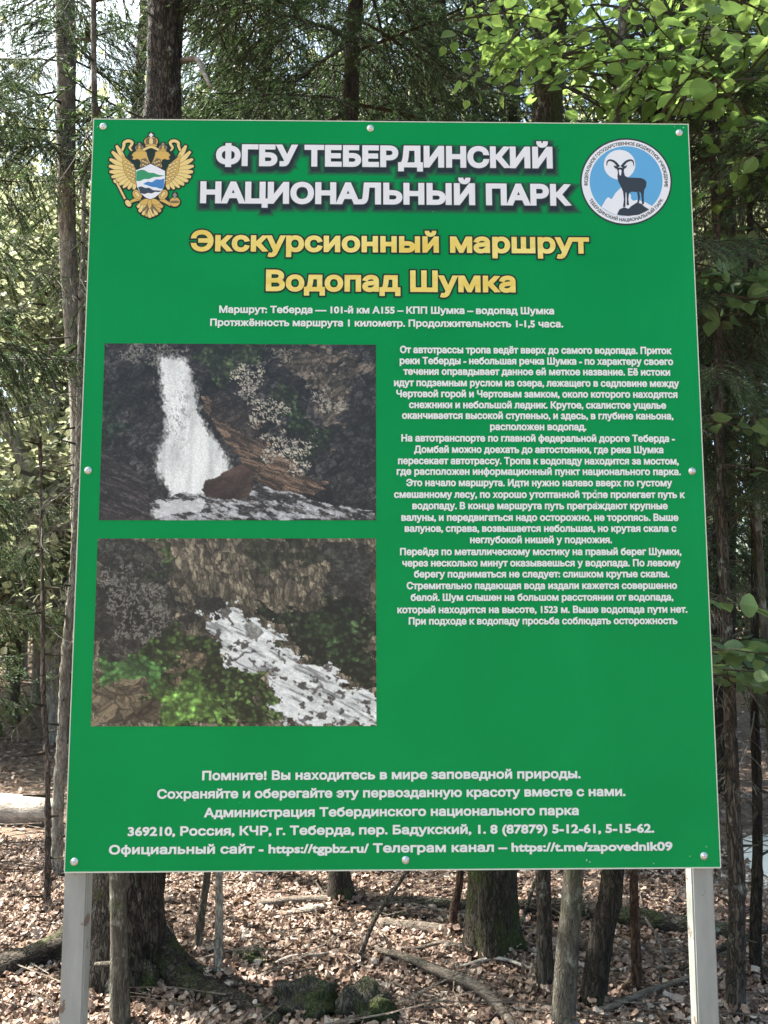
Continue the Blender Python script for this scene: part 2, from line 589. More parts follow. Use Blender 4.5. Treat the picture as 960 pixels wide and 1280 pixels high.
def offset_loop(L, d):
    """moves a counter-clockwise loop outwards by d (a hole, clockwise, shrinks)"""
    L = np.asarray(L, float)
    keep = np.linalg.norm(L - np.roll(L, 1, axis=0), axis=1) > 1e-6
    L = L[keep]
    a = L - np.roll(L, 1, axis=0)
    b = np.roll(L, -1, axis=0) - L
    na = np.c_[a[:, 1], -a[:, 0]] / (np.linalg.norm(a, axis=1)[:, None] + 1e-12)
    nb = np.c_[b[:, 1], -b[:, 0]] / (np.linalg.norm(b, axis=1)[:, None] + 1e-12)
    m = na + nb
    k = np.sum(m * m, axis=1)
    return L + m * (2 * d / np.maximum(k, 0.9))[:, None]


_tc = {}


def text_loops(s):
    if s in _tc:
        return _tc[s]
    c = bpy.data.curves.new('lettering_source', 'FONT')
    c.body = s
    c.fill_mode = 'NONE'
    c.resolution_u = 4
    o = bpy.data.objects.new('lettering_source', c)
    COL.objects.link(o)
    bpy.context.view_layer.update()
    dg = bpy.context.evaluated_depsgraph_get()
    ev = o.evaluated_get(dg)
    me = ev.to_mesh()
    V = [(v.co.x, v.co.y) for v in me.vertices]
    nxt = {}
    for e in me.edges:
        i, j = e.vertices
        nxt.setdefault(i, []).append(j)
        nxt.setdefault(j, []).append(i)
    seen, loops = set(), []
    for i in range(len(V)):
        if i in seen or i not in nxt:
            continue
        L, cur = [], i
        while cur is not None and cur not in seen:
            seen.add(cur)
            L.append(V[cur])
            cur = next((q for q in nxt[cur] if q not in seen), None)
        if len(L) > 2:
            # keep the direction of the source indices
            loops.append(np.array(L))
    ev.to_mesh_clear()
    bpy.data.objects.remove(o)
    bpy.data.curves.remove(c)
    # every outermost outline runs counter-clockwise; what it encloses turns with it
    out = []
    for i, L in enumerate(loops):
        top, best = L, abs(area(L))
        for j, Q in enumerate(loops):
            if j != i and abs(area(Q)) > best and inpoly(Q, L[:, 0], L[:, 1]).all():
                top, best = Q, abs(area(Q))
        out.append(L if area(top) > 0 else L[::-1])
    loops = out
    _tc[s] = loops
    return loops


CAPH = None


def line_loops(s, left, right, base, cap, bold):
    """a line of lettering in photograph pixels on the sign: left, right, baseline (at left), cap height, boldness in em"""
    global CAPH
    if CAPH is None:
        CAPH = max(p[1] for L in text_loops('Н') for p in L)
    xl, zb = sp(left, base)
    xr, _ = sp(right, base)
    h = sp(left, base - cap)[1] - zb
    L0 = text_loops(s)
    mn = min(L[:, 0].min() for L in L0)
    mx = max(L[:, 0].max() for L in L0)
    kx = (xr - xl) / (mx - mn + 2 * bold)
    kz = h / (CAPH + 2 * bold)
    out = []
    for L in L0:
        Q = np.c_[(L[:, 0] - mn) * kx, L[:, 1] * kz]
        Q = offset_loop(Q, bold * kz)
        out.append(np.c_[xl + bold * kx + Q[:, 0], zb + bold * kz + Q[:, 1]])
    return out


def flat(mb, loops, layer, mat=0):
    V, T = loops_fill(loops)
    if len(T):
        mb.add(np.c_[V[:, 0], np.full(len(V), -0.0004 - 0.00022 * layer), V[:, 1]], T, mat)


def lettering(name, lines, mats, bold, outline=0.0, shadow=None):
    mb = MB()
    for s, l, r_, base, cap in lines:
        L = line_loops(s, l, r_, base, cap, bold)
        if shadow:
            for i, (dx, dy, grow) in enumerate(shadow):
                flat(mb, [offset_loop(q, grow * PXM) + np.array([dx, -dy]) * PXM for q in L], 0.35 * i, 2)
        if outline:
            flat(mb, [offset_loop(q, outline * PXM) for q in L], 3.0, 1)
        flat(mb, L, 4.0, 0)
    return mb.build(name, mats, sign)


# the printed soft drop shadow of the heading: a few overlapping half-clear tints
m, t, b = new_mat('tint_print')
b.inputs['Base Color'].default_value = (0.03, 0.05, 0.06, 1)
b.inputs['Roughness'].default_value = 0.6
b.inputs['Alpha'].default_value = 0.2
M['tint'] = m
lettering('heading_lettering', [('ФГБУ ТЕБЕРДИНСКИЙ', 269.6, 691, 207.6, 27.3), ('НАЦИОНАЛЬНЫЙ ПАРК', 249.8, 713.5, 254.3, 27.5)],
          [M['white_print'], M['outline_print'], M['tint']], 0.058, 1.3,
          [(1.5, 4.5, g) for g in (7.0, 5.6, 4.2, 3.0, 2.0, 1.0, 0.2)])
lettering('title_lettering', [('Экскурсионный маршрут', 238.3, 736.8, 314.3, 26.5), ('Водопад Шумка', 332, 644.8, 364.2, 27)],
          [M['yellow_print'], M['outline_print']], 0.046, 2.1)
lettering('route_lettering', [('Маршрут: Теберда — 101-й км А155 – КПП Шумка – водопад Шумка', 274, 692.6, 391.3, 9.2),
                              ('Протяжённость маршрута 1 километр. Продолжительность 1-1,5 часа.', 262.7, 704, 407.6, 9.2)], M['body_print'], 0.042)
BODY = '''От автотрассы тропа ведёт вверх до самого водопада. Приток|48|862|52
реки Теберды - небольшая речка Шумка - по характеру своего|47|867|85
течения оправдывает данное ей меткое название. Её истоки|58|858|117
идут подземным руслом из озера, лежащего в седловине между|30|885|151
Чертовой горой и Чертовым замком, около которого находятся|37|880|184
снежники и небольшой ледник. Крутое, скалистое ущелье|75|846|217
оканчивается высокой ступенью, и здесь, в глубине каньона,|54|868|249
расположен водопад.|318|607|283
На автотранспорте по главной федеральной дороге Теберда -|52|872|317
Домбай можно доехать до автостоянки, где река Шумка|90|838|351
пересекает автотрассу. Тропа к водопаду находится за мостом,|42|884|385
где расположен информационный пункт национального парка.|38|890|417
Это начало маршрута. Идти нужно налево вверх по густому|67|864|451
смешанному лесу, по хорошо утоптанной тропе пролегает путь к|30|902|486
водопаду. В конце маршрута путь преграждают крупные|85|851|520
валуны, и передвигаться надо осторожно, не торопясь. Выше|52|883|555
валунов, справа, возвышается небольшая, но крутая скала с|62|877|588
неглубокой нишей у подножия.|258|684|622
Перейдя по металлическому мостику на правый берег Шумки,|48|892|658
через несколько минут оказываешься у водопада. По левому|55|889|692
берегу подниматься не следует: слишком крутые скалы.|90|856|725
Стремительно падающая вода издали кажется совершенно|68|879|760
белой. Шум слышен на большом расстоянии от водопада,|80|868|795
который находится на высоте, 1523 м. Выше водопада пути нет.|40|910|832
При подходе к водопаду просьба соблюдать осторожность|74|880|866'''
lettering('body_lettering', [(s, float(l) / 2.4 + 480, float(r_) / 2.4 + 480, float(b_) / 2.4 + 420, 9.3)
                             for s, l, r_, b_ in (q.split('|') for q in BODY.split('\n'))], M['body_print'], 0.042)
lettering('address_lettering', [('Помните! Вы находитесь в мире заповедной природы.', 252.6, 726, 975.3, 12),
                                ('Сохраняйте и оберегайте эту первозданную красоту вместе с нами.', 196.4, 782, 998.3, 12),
                                ('Администрация Тебердинского национального парка', 255, 723.6, 1021.6, 12),
                                ('369210, Россия, КЧР, г. Теберда, пер. Бадукский, 1. 8 (87879) 5-12-61, 5-15-62.', 159.6, 818, 1045, 12),
                                ('Официальный сайт - https://tgpbz.ru/ Телеграм канал – https://t.me/zapovednik09', 136, 841, 1068, 12)],
          M['body_print'], 0.044)

# scuffs where the print has chipped
r2 = np.random.default_rng(3)
M['scuff'] = plain('scuff_paint', (0.30, 0.48, 0.38), 0.8)
for px, py, s_ in ((744, 614, 2.6), (747, 621, 3.4), (745.5, 629, 2.2), (733, 1075, 1.6), (737, 1077.5, 1.1), (883, 1058, 1.3), (862, 1070, 0.9),
                   (817, 1079, 0.9), (541, 265, 0.8), (854, 160, 1.5), (843, 159, 1.0), (122, 159, 1.2), (300, 1003, 0.7), (664, 151.5, 0.9)):
    an = np.sort(r2.uniform(0, 6.28, 13))
    x, z = sp(px, py)
    rr = r2.uniform(0.25, 1.0, 13) * s_ * PXM
    mb = MB()
    flat(mb, [np.c_[x + rr * np.cos(an), z + rr * np.sin(an) * 1.25]], 5)
    mb.build('scuff', M['scuff'], sign)


# ---- coat of arms, drawn in the pixels of an enlarged view of it
def ell(cx_, cy_, rx_, ry_, rot=0, n=20):
    a = np.linspace(0, 2 * np.pi, n, endpoint=False)
    x, y = rx_ * np.cos(a), ry_ * np.sin(a)
    c_, s_ = math.cos(rot), math.sin(rot)
    return np.c_[cx_ + x * c_ - y * s_, cy_ + x * s_ + y * c_]


def feather(p, q, w, n=8):
    """a long rounded blade from root p to tip q"""
    p, q = np.array(p, float), np.array(q, float)
    d = q - p
    L = np.linalg.norm(d)
    d /= L
    nn = np.array([-d[1], d[0]])
    s = np.linspace(0, 1, n)
    prof = w * np.sin(np.pi * np.clip(s * 0.72 + 0.16, 0, 1)) ** 0.8
    return np.vstack([p + d * L * s[:, None] + nn * prof[:, None], (p + d * L * s[:, None] - nn * prof[:, None])[::-1]])


def ribbon(P, w, n=18):
    P = smooth_path(np.c_[np.array(P, float), np.zeros(len(P))], n)[:, :2]
    T = np.gradient(P, axis=0)
    T /= np.linalg.norm(T, axis=1)[:, None]
    N = np.c_[-T[:, 1], T[:, 0]]
    w = np.interp(np.linspace(0, 1, n), np.linspace(0, 1, len(w)), w) if not np.isscalar(w) else np.full(n, w)
    return np.vstack([P + N * w[:, None] / 2, (P - N * w[:, None] / 2)[::-1]])


def mirror(P, c):
    P = np.asarray(P, float)
    return np.c_[c - P[:, 0], P[:, 1]][::-1]


class Art:
    def __init__(s, x0, y0, k):
        s.x0, s.y0, s.k, s.mb, s.n = x0, y0, k, MB(), 0

    def loop(s, P):
        L = np.array([sp(s.x0 + x / s.k, s.y0 + y / s.k) for x, y in P])
        return L if area(L) > 0 else L[::-1]

    def add(s, P, mat, layer=None, grow=0.0):
        s.n += 1
        L = s.loop(P)
        if grow:
            L = offset_loop(L, grow / s.k * PXM)
        flat(s.mb, [L], (0.5 + s.n * 0.02) if layer is None else layer, mat)


GOLD, LITE, BROWN, DARK, WHT, GRN, BLU, NAVY, GREY = range(9)
art_mats = [plain('gold_print', (0.60, 0.39, 0.075), 0.5), plain('light_gold_print', (0.74, 0.57, 0.19), 0.5), plain('brown_print', (0.16, 0.105, 0.045), 0.5),
            M['outline_print'], plain('emblem_white_print', (0.74, 0.76, 0.78), 0.5), plain('emblem_green_print', (0.02, 0.27, 0.10), 0.5),
            plain('emblem_blue_print', (0.04, 0.19, 0.46), 0.5), plain('emblem_navy_print', (0.022, 0.035, 0.05), 0.5), plain('emblem_grey_print', (0.25, 0.29, 0.24), 0.5)]
A = Art(125, 155, 7.385)
C2 = 948
shapes = []                                   # (polygon, colour), drawn in this order over a grown dark backing
tips = [(152, 200), (112, 255), (90, 325), (84, 388), (90, 442), (108, 490), (135, 530), (172, 562), (215, 588), (262, 602), (312, 606)]
roots = [(235, 350), (230, 375), (232, 400), (236, 425), (242, 448), (250, 468), (262, 486), (276, 502), (292, 516), (308, 530), (330, 540)]
for i, (q, p) in enumerate(zip(tips, roots)):
    f_ = feather(p, q, 21 if i < 8 else 17)
    shapes.append((f_, LITE))
    shapes.append((mirror(f_, C2), LITE))
sh = [(205, 285), (240, 320), (300, 370), (330, 420), (335, 500), (338, 560), (300, 540), (262, 500), (228, 450), (214, 380)]
shapes += [(sh, GOLD), (mirror(sh, C2), GOLD)]
for i in range(5):
    for j in range(3):
        x, y = 232 + j * 30 + i * 10, 350 + i * 36 + j * 14
        f_ = feather((x + 20, y + 6), (x - 12, y - 2), 8)
        shapes += [(f_, LITE), (mirror(f_, C2), LITE)]
head = [(296, 290), (312, 268), (345, 250), (390, 248), (428, 262), (436, 300), (450, 340), (468, 372), (430, 400), (392, 408), (372, 396), (382, 360),
        (368, 330), (340, 322), (322, 332), (300, 326), (312, 308)]
shapes += [(head, GOLD), (mirror(head, C2 - 4), GOLD)]
neck = [(385, 330), (420, 320), (462, 372), (430, 402), (385, 405)]
shapes += [(neck, BROWN), (mirror(neck, C2 - 4), BROWN)]
for i in range(6):
    f_ = ell(398 + (i % 3) * 20, 345 + (i // 3) * 34 + (i % 3) * 8, 9, 6)
    shapes += [(f_, LITE), (mirror(f_, C2 - 4), LITE)]
rb = ribbon([(205, 250), (222, 205), (225, 175), (262, 158), (298, 172), (290, 200), (275, 222), (296, 250)], [16, 26, 26, 26, 26, 20, 20, 10])
shapes += [(rb, LITE), (mirror(rb, C2), LITE)]
for cx0, cy0, r0 in ((473, 165, 62), (365, 222, 36), (583, 222, 36)):
    shapes += [(ell(cx0, cy0, r0, r0 * 0.72), GOLD if r0 > 50 else GREY), (ell(cx0 - r0 * 0.45, cy0, r0 * 0.3, r0 * 0.55), BROWN), (ell(cx0 + r0 * 0.45, cy0, r0 * 0.3, r0 * 0.55), BROWN),
               (ell(cx0, cy0, r0 * 0.28, r0 * 0.62), LITE if r0 > 50 else GOLD), (ell(cx0, cy0 + r0 * 0.6, r0 * 0.85, r0 * 0.2), GOLD)]
    s_ = r0 * 0.2
    shapes += [(np.array([(-1, -5), (1, -5), (1, -3.6), (2.4, -3.6), (2.4, -2), (1, -2), (1, 0), (-1, 0), (-1, -2), (-2.4, -2), (-2.4, -3.6), (-1, -3.6)]) * s_ * 0.62 + (cx0, cy0 - r0 * 0.62), WHT if r0 > 50 else GREY)]
shapes += [(ribbon([(400, 246), (430, 228), (473, 214), (516, 228), (546, 246)], 20), LITE)]
for f_ in ([(140, 530), (156, 528), (240, 690), (226, 698)], ell(262, 735, 34, 22, 0.9), ell(140, 532, 18, 12, 0.9)):
    shapes.append((np.array(f_), LITE))
shapes += [(ribbon([(285, 722), (320, 705), (372, 688)], [22, 26, 34]), GOLD), (ribbon([(560, 694), (610, 722), (655, 748)], [34, 26, 22]), GOLD)]
shapes += [(ell(345, 655, 48, 36, 0.9), GOLD), (ell(585, 655, 48, 36, -0.9), GOLD), (ell(345, 652, 30, 14, 0.9), LITE), (ell(585, 652, 30, 14, -0.9), LITE)]
shapes += [(ell(692, 722, 46, 42), GOLD), (ell(692, 722, 40, 9), BROWN), (ribbon([(692, 690), (692, 640)], 14), GREY), (ribbon([(676, 660), (708, 660)], 12), GREY)]
for q in ((345, 770), (362, 812), (398, 842), (432, 856), (462, 868), (494, 856), (526, 842), (560, 812), (580, 770), (372, 738), (552, 738)):
    shapes.append((feather((461, 705), q, 24), LITE if q[0] % 4 else GOLD))
for q in ((390, 812), (430, 828), (494, 828), (534, 812)):
    shapes.append((feather((461, 735), q, 7), BROWN))
shapes += [(ell(461, 740, 17, 42), GOLD)]
for P, c_ in shapes:
    A.add(P, DARK, 0.2 + 0.003 * A.n, 15)
fill = [(250, 300), (310, 190), (400, 180), (473, 120), (550, 180), (640, 190), (700, 300), (620, 600), (640, 700), (470, 760), (300, 700), (330, 600)]
A.add(fill, DARK, 1.4)
A.n = 60
for P, c_ in shapes:
    A.add(P, BROWN, None, 4)
    A.add(P, c_)
shield = np.array([(332, 432), (400, 405), (468, 372), (540, 405), (602, 438), (602, 520), (590, 590), (560, 640), (510, 680), (465, 698), (420, 680), (375, 640), (345, 585), (332, 510)])
A.add(shield, DARK, None, 5)
A.add(shield, WHT)
sm = lambda q: smooth_path(np.c_[np.array(q, float), np.zeros(len(q))], 24)[:, :2]
band = lambda top, bot: np.vstack([sm(top), sm(bot)[::-1]])
A.add(band([(335, 444), (370, 428), (410, 428), (450, 452), (500, 456), (540, 472), (600, 480)], [(335, 528), (370, 530), (410, 512), (450, 512), (500, 494), (545, 492), (600, 480)]), GRN)
A.add(band([(400, 558), (440, 536), (480, 540), (520, 516), (560, 516), (598, 506)], [(400, 558), (440, 570), (480, 584), (520, 588), (555, 600), (588, 600)]), BLU)
A.add(band([(352, 588), (385, 580), (420, 594), (455, 592), (490, 612), (530, 616), (574, 620)], [(376, 640), (410, 650), (445, 640), (480, 644), (510, 630), (545, 632), (574, 620)]), NAVY)
A.mb.build('eagle_emblem', art_mats, sign)

# ---- round park badge with the mountain goat on its rock
A = Art(715, 165, 7.111)
badge_mats = [plain('badge_blue_print', (0.10, 0.36, 0.62), 0.5), art_mats[WHT], plain('badge_dark_print', (0.018, 0.025, 0.034), 0.5),
              plain('badge_black_print', (0.008, 0.022, 0.014), 0.5)]
A.add(ell(480, 443, 408, 388, 0, 72), 3, 0.6)
A.add(ell(480, 443, 394, 372, 0, 72), 1, 1.0)
A.add(ell(480, 440, 324, 312, 0, 64), 0, 1.4)
A.add(ell(422, 292, 140, 132, 0, 40), 1, 1.8)
A.add([(262, 668), (300, 600), (320, 580), (352, 600), (385, 545), (440, 490), (480, 520), (560, 600), (640, 620), (716, 662), (650, 712), (560, 744), (480, 752), (400, 742), (330, 712)], 1, 1.8)
A.add(ell(552, 578, 30, 34), 0, 2.1)
A.add([(398, 736), (420, 690), (462, 670), (500, 684), (530, 656), (578, 628), (616, 640), (648, 668), (686, 690), (640, 716), (590, 738), (500, 748), (440, 744)], 2, 2.4)
body = [(398, 326), (412, 318), (440, 318), (462, 326), (460, 360), (470, 392), (500, 406), (560, 408), (610, 410), (646, 425), (662, 452), (656, 490), (640, 520), (636, 580), (640, 640),
        (622, 648), (618, 600), (612, 545), (596, 530), (604, 580), (592, 640), (576, 640), (586, 590), (578, 535), (530, 532), (506, 545), (500, 600), (506, 652), (484, 652),
        (486, 600), (482, 540), (476, 540), (474, 600), (474, 668), (452, 668), (460, 600), (452, 530), (430, 480), (410, 440), (402, 400), (406, 360)]
A.add(body, 2, 2.8)
for s_ in (1, -1):
    c0 = 428
    A.add(ribbon([(c0 + s_ * 12, 312), (c0 + s_ * 50, 268), (c0 + s_ * 92, 252), (c0 + s_ * 116, 268), (c0 + s_ * 120, 302)], [26, 20, 16, 12, 5]), 2, 3.2)
    A.add(ribbon([(c0 + s_ * 20, 322), (c0 + s_ * 40, 316), (c0 + s_ * 58, 300)], [20, 22, 6]), 2, 3.3)
A.add([(414, 340), (428, 334), (440, 345), (436, 380), (428, 392), (418, 376)], 1, 3.6)


def arc_text(s, a0, a1, rx_, ry_, h, inside):
    L0 = text_loops(s)
    mn = min(L[:, 0].min() for L in L0)
    mx = max(L[:, 0].max() for L in L0)
    cap = max(p[1] for L in text_loops('Н') for p in L)
    out = []
    for L in L0:
        Q = offset_loop(L, 0.03)
        u = (Q[:, 0] - mn) / (mx - mn)
        an = a0 + (a1 - a0) * u
        k = Q[:, 1] / cap * h * (-1 if inside else 1)
        out.append(np.c_[480 + (rx_ + k) * np.cos(an), 443 - (ry_ + k) * np.sin(an)])
    P = [np.array([sp(A.x0 + x / A.k, A.y0 + y / A.k) for x, y in q]) for q in out]
    if sum(area(q) for q in P) < 0:
        P = [q[::-1] for q in P]
    flat(A.mb, P, 2.0, 3)


arc_text('ФЕДЕРАЛЬНОЕ ГОСУДАРСТВЕННОЕ БЮДЖЕТНОЕ УЧРЕЖДЕНИЕ', R(186), R(-8), 343, 326, 28, False)
arc_text('ТЕБЕРДИНСКИЙ НАЦИОНАЛЬНЫЙ ПАРК', R(207), R(333), 371, 353, 28, True)
A.mb.build('goat_badge', badge_mats, sign)


# ---- the two printed pictures: fine grids with a painted colour per point
def vnoise(x, y, seed):
    r3 = np.random.default_rng(seed)
    G = r3.random((64, 64))
    xi, yi = np.floor(x).astype(int), np.floor(y).astype(int)
    fx, fy = x - xi, y - yi
    fx, fy = fx * fx * (3 - 2 * fx), fy * fy * (3 - 2 * fy)
    g = lambda a, b_: G[a % 64, b_ % 64]
    return (g(xi, yi) * (1 - fx) + g(xi + 1, yi) * fx) * (1 - fy) + (g(xi, yi + 1) * (1 - fx) + g(xi + 1, yi + 1) * fx) * fy


def fbm(x, y, seed, o=5, gain=0.55, raw=False):
    s, a, tot = 0, 1.0, 0
    for i in range(o):
        s = s + a * vnoise(x * 2 ** i, y * 2 ** i, seed + i)
        tot += a
        a *= gain
    return s / tot if raw else np.clip((s / tot - 0.5) * 1.9 + 0.5, 0, 1)


def soft(P, u, v, seed, amp=0.03, fr=14):
    """polygon mask with a ragged edge"""
    du = (fbm(u * fr, v * fr, seed, raw=True) - 0.5) * 2 * amp * 2
    dv = (fbm(u * fr + 9, v * fr + 5, seed + 40, raw=True) - 0.5) * 2 * amp * 2
    return inpoly(P, u + du, v + dv).astype(float)


def lay(img, mask, col_, k=1.0):
    col_ = np.asarray(col_, float)
    mask = np.clip(mask * k, 0, 1)[..., None]
    return img * (1 - mask) + col_ * mask


def shade(base_, f_):
    return np.asarray(base_, float)[None, None] * f_[..., None]


def picture(name, corners, paint, W=340, H=222):
    u, v = np.meshgrid(np.linspace(0, 1, W), np.linspace(0, 1, H))
    img = paint(u, v)
    img = img * np.array([1.0, 1.0, 0.97]) * (0.92 + 0.16 * np.random.default_rng(9).random(u.shape))[..., None]
    img = np.clip(img, 0, 255) / 255
    img = np.where(img <= 0.04045, img / 12.92, ((img + 0.055) / 1.055) ** 2.4)
    (ax, ay), (bx_, by_), (cx1, cy1), (dx1, dy1) = [sp(*p) for p in corners]
    x = (ax * (1 - u) + bx_ * u) * (1 - v) + (dx1 * (1 - u) + cx1 * u) * v
    z = (ay * (1 - u) + by_ * u) * (1 - v) + (dy1 * (1 - u) + cy1 * u) * v
    idx = np.arange(W * H).reshape(H, W)
    a, b_, c, d = idx[:-1, :-1].ravel(), idx[:-1, 1:].ravel(), idx[1:, 1:].ravel(), idx[1:, :-1].ravel()
    mb = MB()
    mb.add(np.c_[x.ravel(), np.full(x.size, -0.0007), z.ravel()], np.concatenate([np.c_[a, c, b_], np.c_[a, d, c]]))
    m, t, b = new_mat(name)
    at = t.nodes.new('ShaderNodeAttribute')
    at.attribute_name = 'print'
    t.links.new(at.outputs['Color'], b.inputs['Base Color'])
    b.inputs['Roughness'].default_value = 0.42
    b.inputs['Specular IOR Level'].default_value = 0.4
    o = mb.build(name, m, sign)
    ca = o.data.color_attributes.new('print', 'FLOAT_COLOR', 'POINT')
    ca.data.foreach_set('color', np.c_[img.reshape(-1, 3), np.ones(W * H)].astype(np.float32).ravel())
    return o


def worley(x, y, seed):
    """distances to the nearest and second nearest of jittered points, and a random value per cell"""
    r3 = np.random.default_rng(seed)
    J = r3.random((64, 64, 3))
    xi, yi = np.floor(x).astype(int), np.floor(y).astype(int)
    f1 = np.full(x.shape, 9.0)
    f2 = np.full(x.shape, 9.0)
    cv = np.zeros(x.shape)
    for i in (-1, 0, 1):
        for j in (-1, 0, 1):
            q = J[(xi + i) % 64, (yi + j) % 64]
            d = np.hypot(xi + i + q[..., 0] - x, yi + j + q[..., 1] - y)
            n1 = d < f1
            f2 = np.where(n1, f1, np.minimum(f2, d))
            cv = np.where(n1, q[..., 2], cv)
            f1 = np.minimum(f1, d)
    return f1, f2, cv


def crag(u, v, fx, fy, seed, shear=0.0):
    """broken rock: facets of different lightness with dark cracks"""
    w = (fbm(u * 12, v * 9, seed + 3, 3, raw=True) - 0.5) * 1.6
    x, y = u * fx + v * shear + w, v * fy - w
    f1, f2, c1 = worley(x, y, seed)
    g1, g2, c2 = worley(x * 2.7, y * 2.7, seed + 1)
    return np.clip((0.35 + 0.75 * c1) * (0.45 + 0.9 * c2) * np.clip((f2 - f1) * 4 + 0.35, 0, 1) * np.clip((g2 - g1) * 3 + 0.45, 0, 1) * 1.5, 0, 1.6)


def foliage(u, v, fx, fy, seed):
    f1, f2, c1 = worley(u * fx + (fbm(u * 30, v * 20, seed, 2, raw=True) - .5) * 2, v * fy, seed)
    h1, h2, c2 = worley(u * fx * 0.3, v * fy * 0.3, seed + 7)
    return np.clip((0.2 + 1.2 * c1 * c1) * (0.4 + 0.9 * c2) * np.clip(1.25 - f1 * 1.1, 0.2, 1), 0, 1.6)


def paint_fall(u, v):
    n = fbm(u * 9, v * 7, 1, 4, 0.6)
    rock = crag(u, v, 34, 24, 2, 9)
    strata = crag(u + v * 0.55, v - u * 0.65, 12, 60, 4)
    leafy = foliage(u, v, 75, 52, 6)
    img = shade((84, 81, 82), 0.14 + 0.55 * rock * (0.25 + n))
    img = lay(img, soft([(0.33, 0), (0.62, 0), (0.56, 0.14), (0.48, 0.22), (0.4, 0.2), (0.34, 0.1)], u, v, 5, 0.06), shade((88, 106, 70), 0.2 + 0.8 * leafy), 0.85)
    img = lay(img, soft([(0.0, 0.3), (0.09, 0.35), (0.1, 0.5), (0.0, 0.62)], u, v, 6, 0.06), shade((66, 88, 66), 0.2 + 0.8 * leafy), 0.8)
    img = lay(img, soft([(0.62, 0.0), (0.82, 0.0), (0.95, 0.1), (0.9, 0.5), (0.82, 0.6), (0.78, 0.3)], u, v, 8, 0.06), shade((124, 112, 98), 0.2 + 0.75 * rock), 0.75)
    img = lay(img, soft([(0.36, 0.28), (0.47, 0.34), (0.56, 0.44), (0.66, 0.64), (0.82, 0.82), (0.78, 0.86), (0.6, 0.84), (0.54, 0.76), (0.44, 0.58), (0.4, 0.42)], u, v, 9, 0.02), shade((126, 104, 88), 0.22 + 0.66 * strata))
    img = lay(img, soft([(0.40, 0.26), (0.5, 0.34), (0.62, 0.56), (0.57, 0.6), (0.46, 0.46), (0.40, 0.38)], u, v, 19, 0.03), shade((74, 66, 62), 0.2 + 0.6 * rock), 0.9)
    img = lay(img, soft([(0.58, 0.2), (0.7, 0.3), (0.8, 0.5), (0.82, 0.66), (0.74, 0.62), (0.64, 0.42)], u, v, 7, 0.06), shade((70, 88, 58), 0.2 + 0.75 * leafy), 0.9)
    l1, l2, lc = worley(u * 165 + (fbm(u * 60, v * 40, 13, 2) - .5) * 2, v * 108 + (fbm(u * 60, v * 40, 14, 2) - .5) * 2, 11)
    lich = np.clip((0.66 - l1) * 4, 0, 1) * (lc > 0.42) * np.clip((fbm(u * 14, v * 10, 12, 3) - 0.22) * 4, 0, 1)
    for i, (P, k) in enumerate((([(0.47, 0.2), (0.58, 0.12), (0.6, 0.3), (0.66, 0.42), (0.74, 0.54), (0.81, 0.66), (0.76, 0.78), (0.66, 0.7), (0.56, 0.52), (0.52, 0.36)], 1.0),
                  ([(0.74, 0.2), (0.84, 0.1), (0.91, 0.12), (0.88, 0.26), (0.92, 0.36), (0.82, 0.44), (0.76, 0.34)], 0.75),
                  ([(0.05, 0.02), (0.18, 0.0), (0.33, 0.0), (0.3, 0.06), (0.16, 0.2), (0.1, 0.14)], 0.55), ([(0.56, 0.0), (0.7, 0.0), (0.68, 0.1), (0.58, 0.1)], 0.5),
                  ([(0.0, 0.05), (1, 0.05), (1, 0.9), (0, 0.9)], 0.10))):
        img = lay(img, soft(P, u, v, 12 + i, 0.06) * lich, shade((196, 190, 178), 0.6 + 0.6 * lc), k)
    img = lay(img, soft([(0.0, 0.62), (0.1, 0.68), (0.17, 0.8), (0.2, 1.0), (0.0, 1.0)], u, v, 21, 0.012), shade((84, 76, 78), 0.22 + 0.55 * strata))
    img = lay(img, soft([(0.84, 0.5), (1.0, 0.42), (1, 0.95), (0.82, 0.88)], u, v, 22, 0.05), shade((70, 70, 68), 0.2 + 0.55 * rock), 0.9)
    P = [(0.20, 0.065), (0.26, 0.07), (0.305, 0.09), (0.33, 0.2), (0.355, 0.42), (0.42, 0.56), (0.47, 0.68), (0.45, 0.78), (0.38, 0.86), (0.26, 0.9), (0.235, 0.8), (0.2, 0.72),
         (0.205, 0.62), (0.235, 0.52), (0.225, 0.4), (0.21, 0.25)]
    spray = fbm(u * 110, v * 50, 25, 3, 0.8)
    m = 0
    for q in range(9):                        # a feathered edge that breaks up into spray
        m = m + soft(P, u + (q % 3 - 1) * 0.010, v + (q // 3 - 1) * 0.014, 23 + q, 0.014, 40) / 9
    m = np.clip(m * 1.5 - 0.25 + (spray - 0.5) * 0.8 * (m < 0.9), 0, 1)
    streak = 0
    img = lay(img, m, shade((244, 248, 250), 0.90 + 0.16 * fbm(u * 40, v * 5, 44, 3, 0.6)))
    holes = np.clip((spray - 0.58) * 5, 0, 1) * m * np.exp(-((u - 0.285 - 0.02 * np.sin(v * 9)) / 0.045) ** 2) * np.exp(-((v - 0.42) / 0.2) ** 2)
    img = lay(img, holes, (120, 122, 126), 0.6)
    riv = soft([(0.19, 0.9), (0.3, 0.85), (0.40, 0.86), (0.55, 0.81), (0.7, 0.85), (0.86, 0.91), (1.0, 0.95), (1.0, 1.0), (0.2, 1.0)], u, v, 27, 0.016)
    foam = np.clip((fbm(u * 20 + v * 6, v * 46 - u * 20, 28, 4, 0.75) - 0.42) * 4, 0, 1)
    img = lay(img, riv, shade((70, 68, 68), 0.4 + 0.7 * rock))
    img = lay(img, riv * foam, shade((218, 220, 226), 0.8 + 0.3 * spray), 0.92)
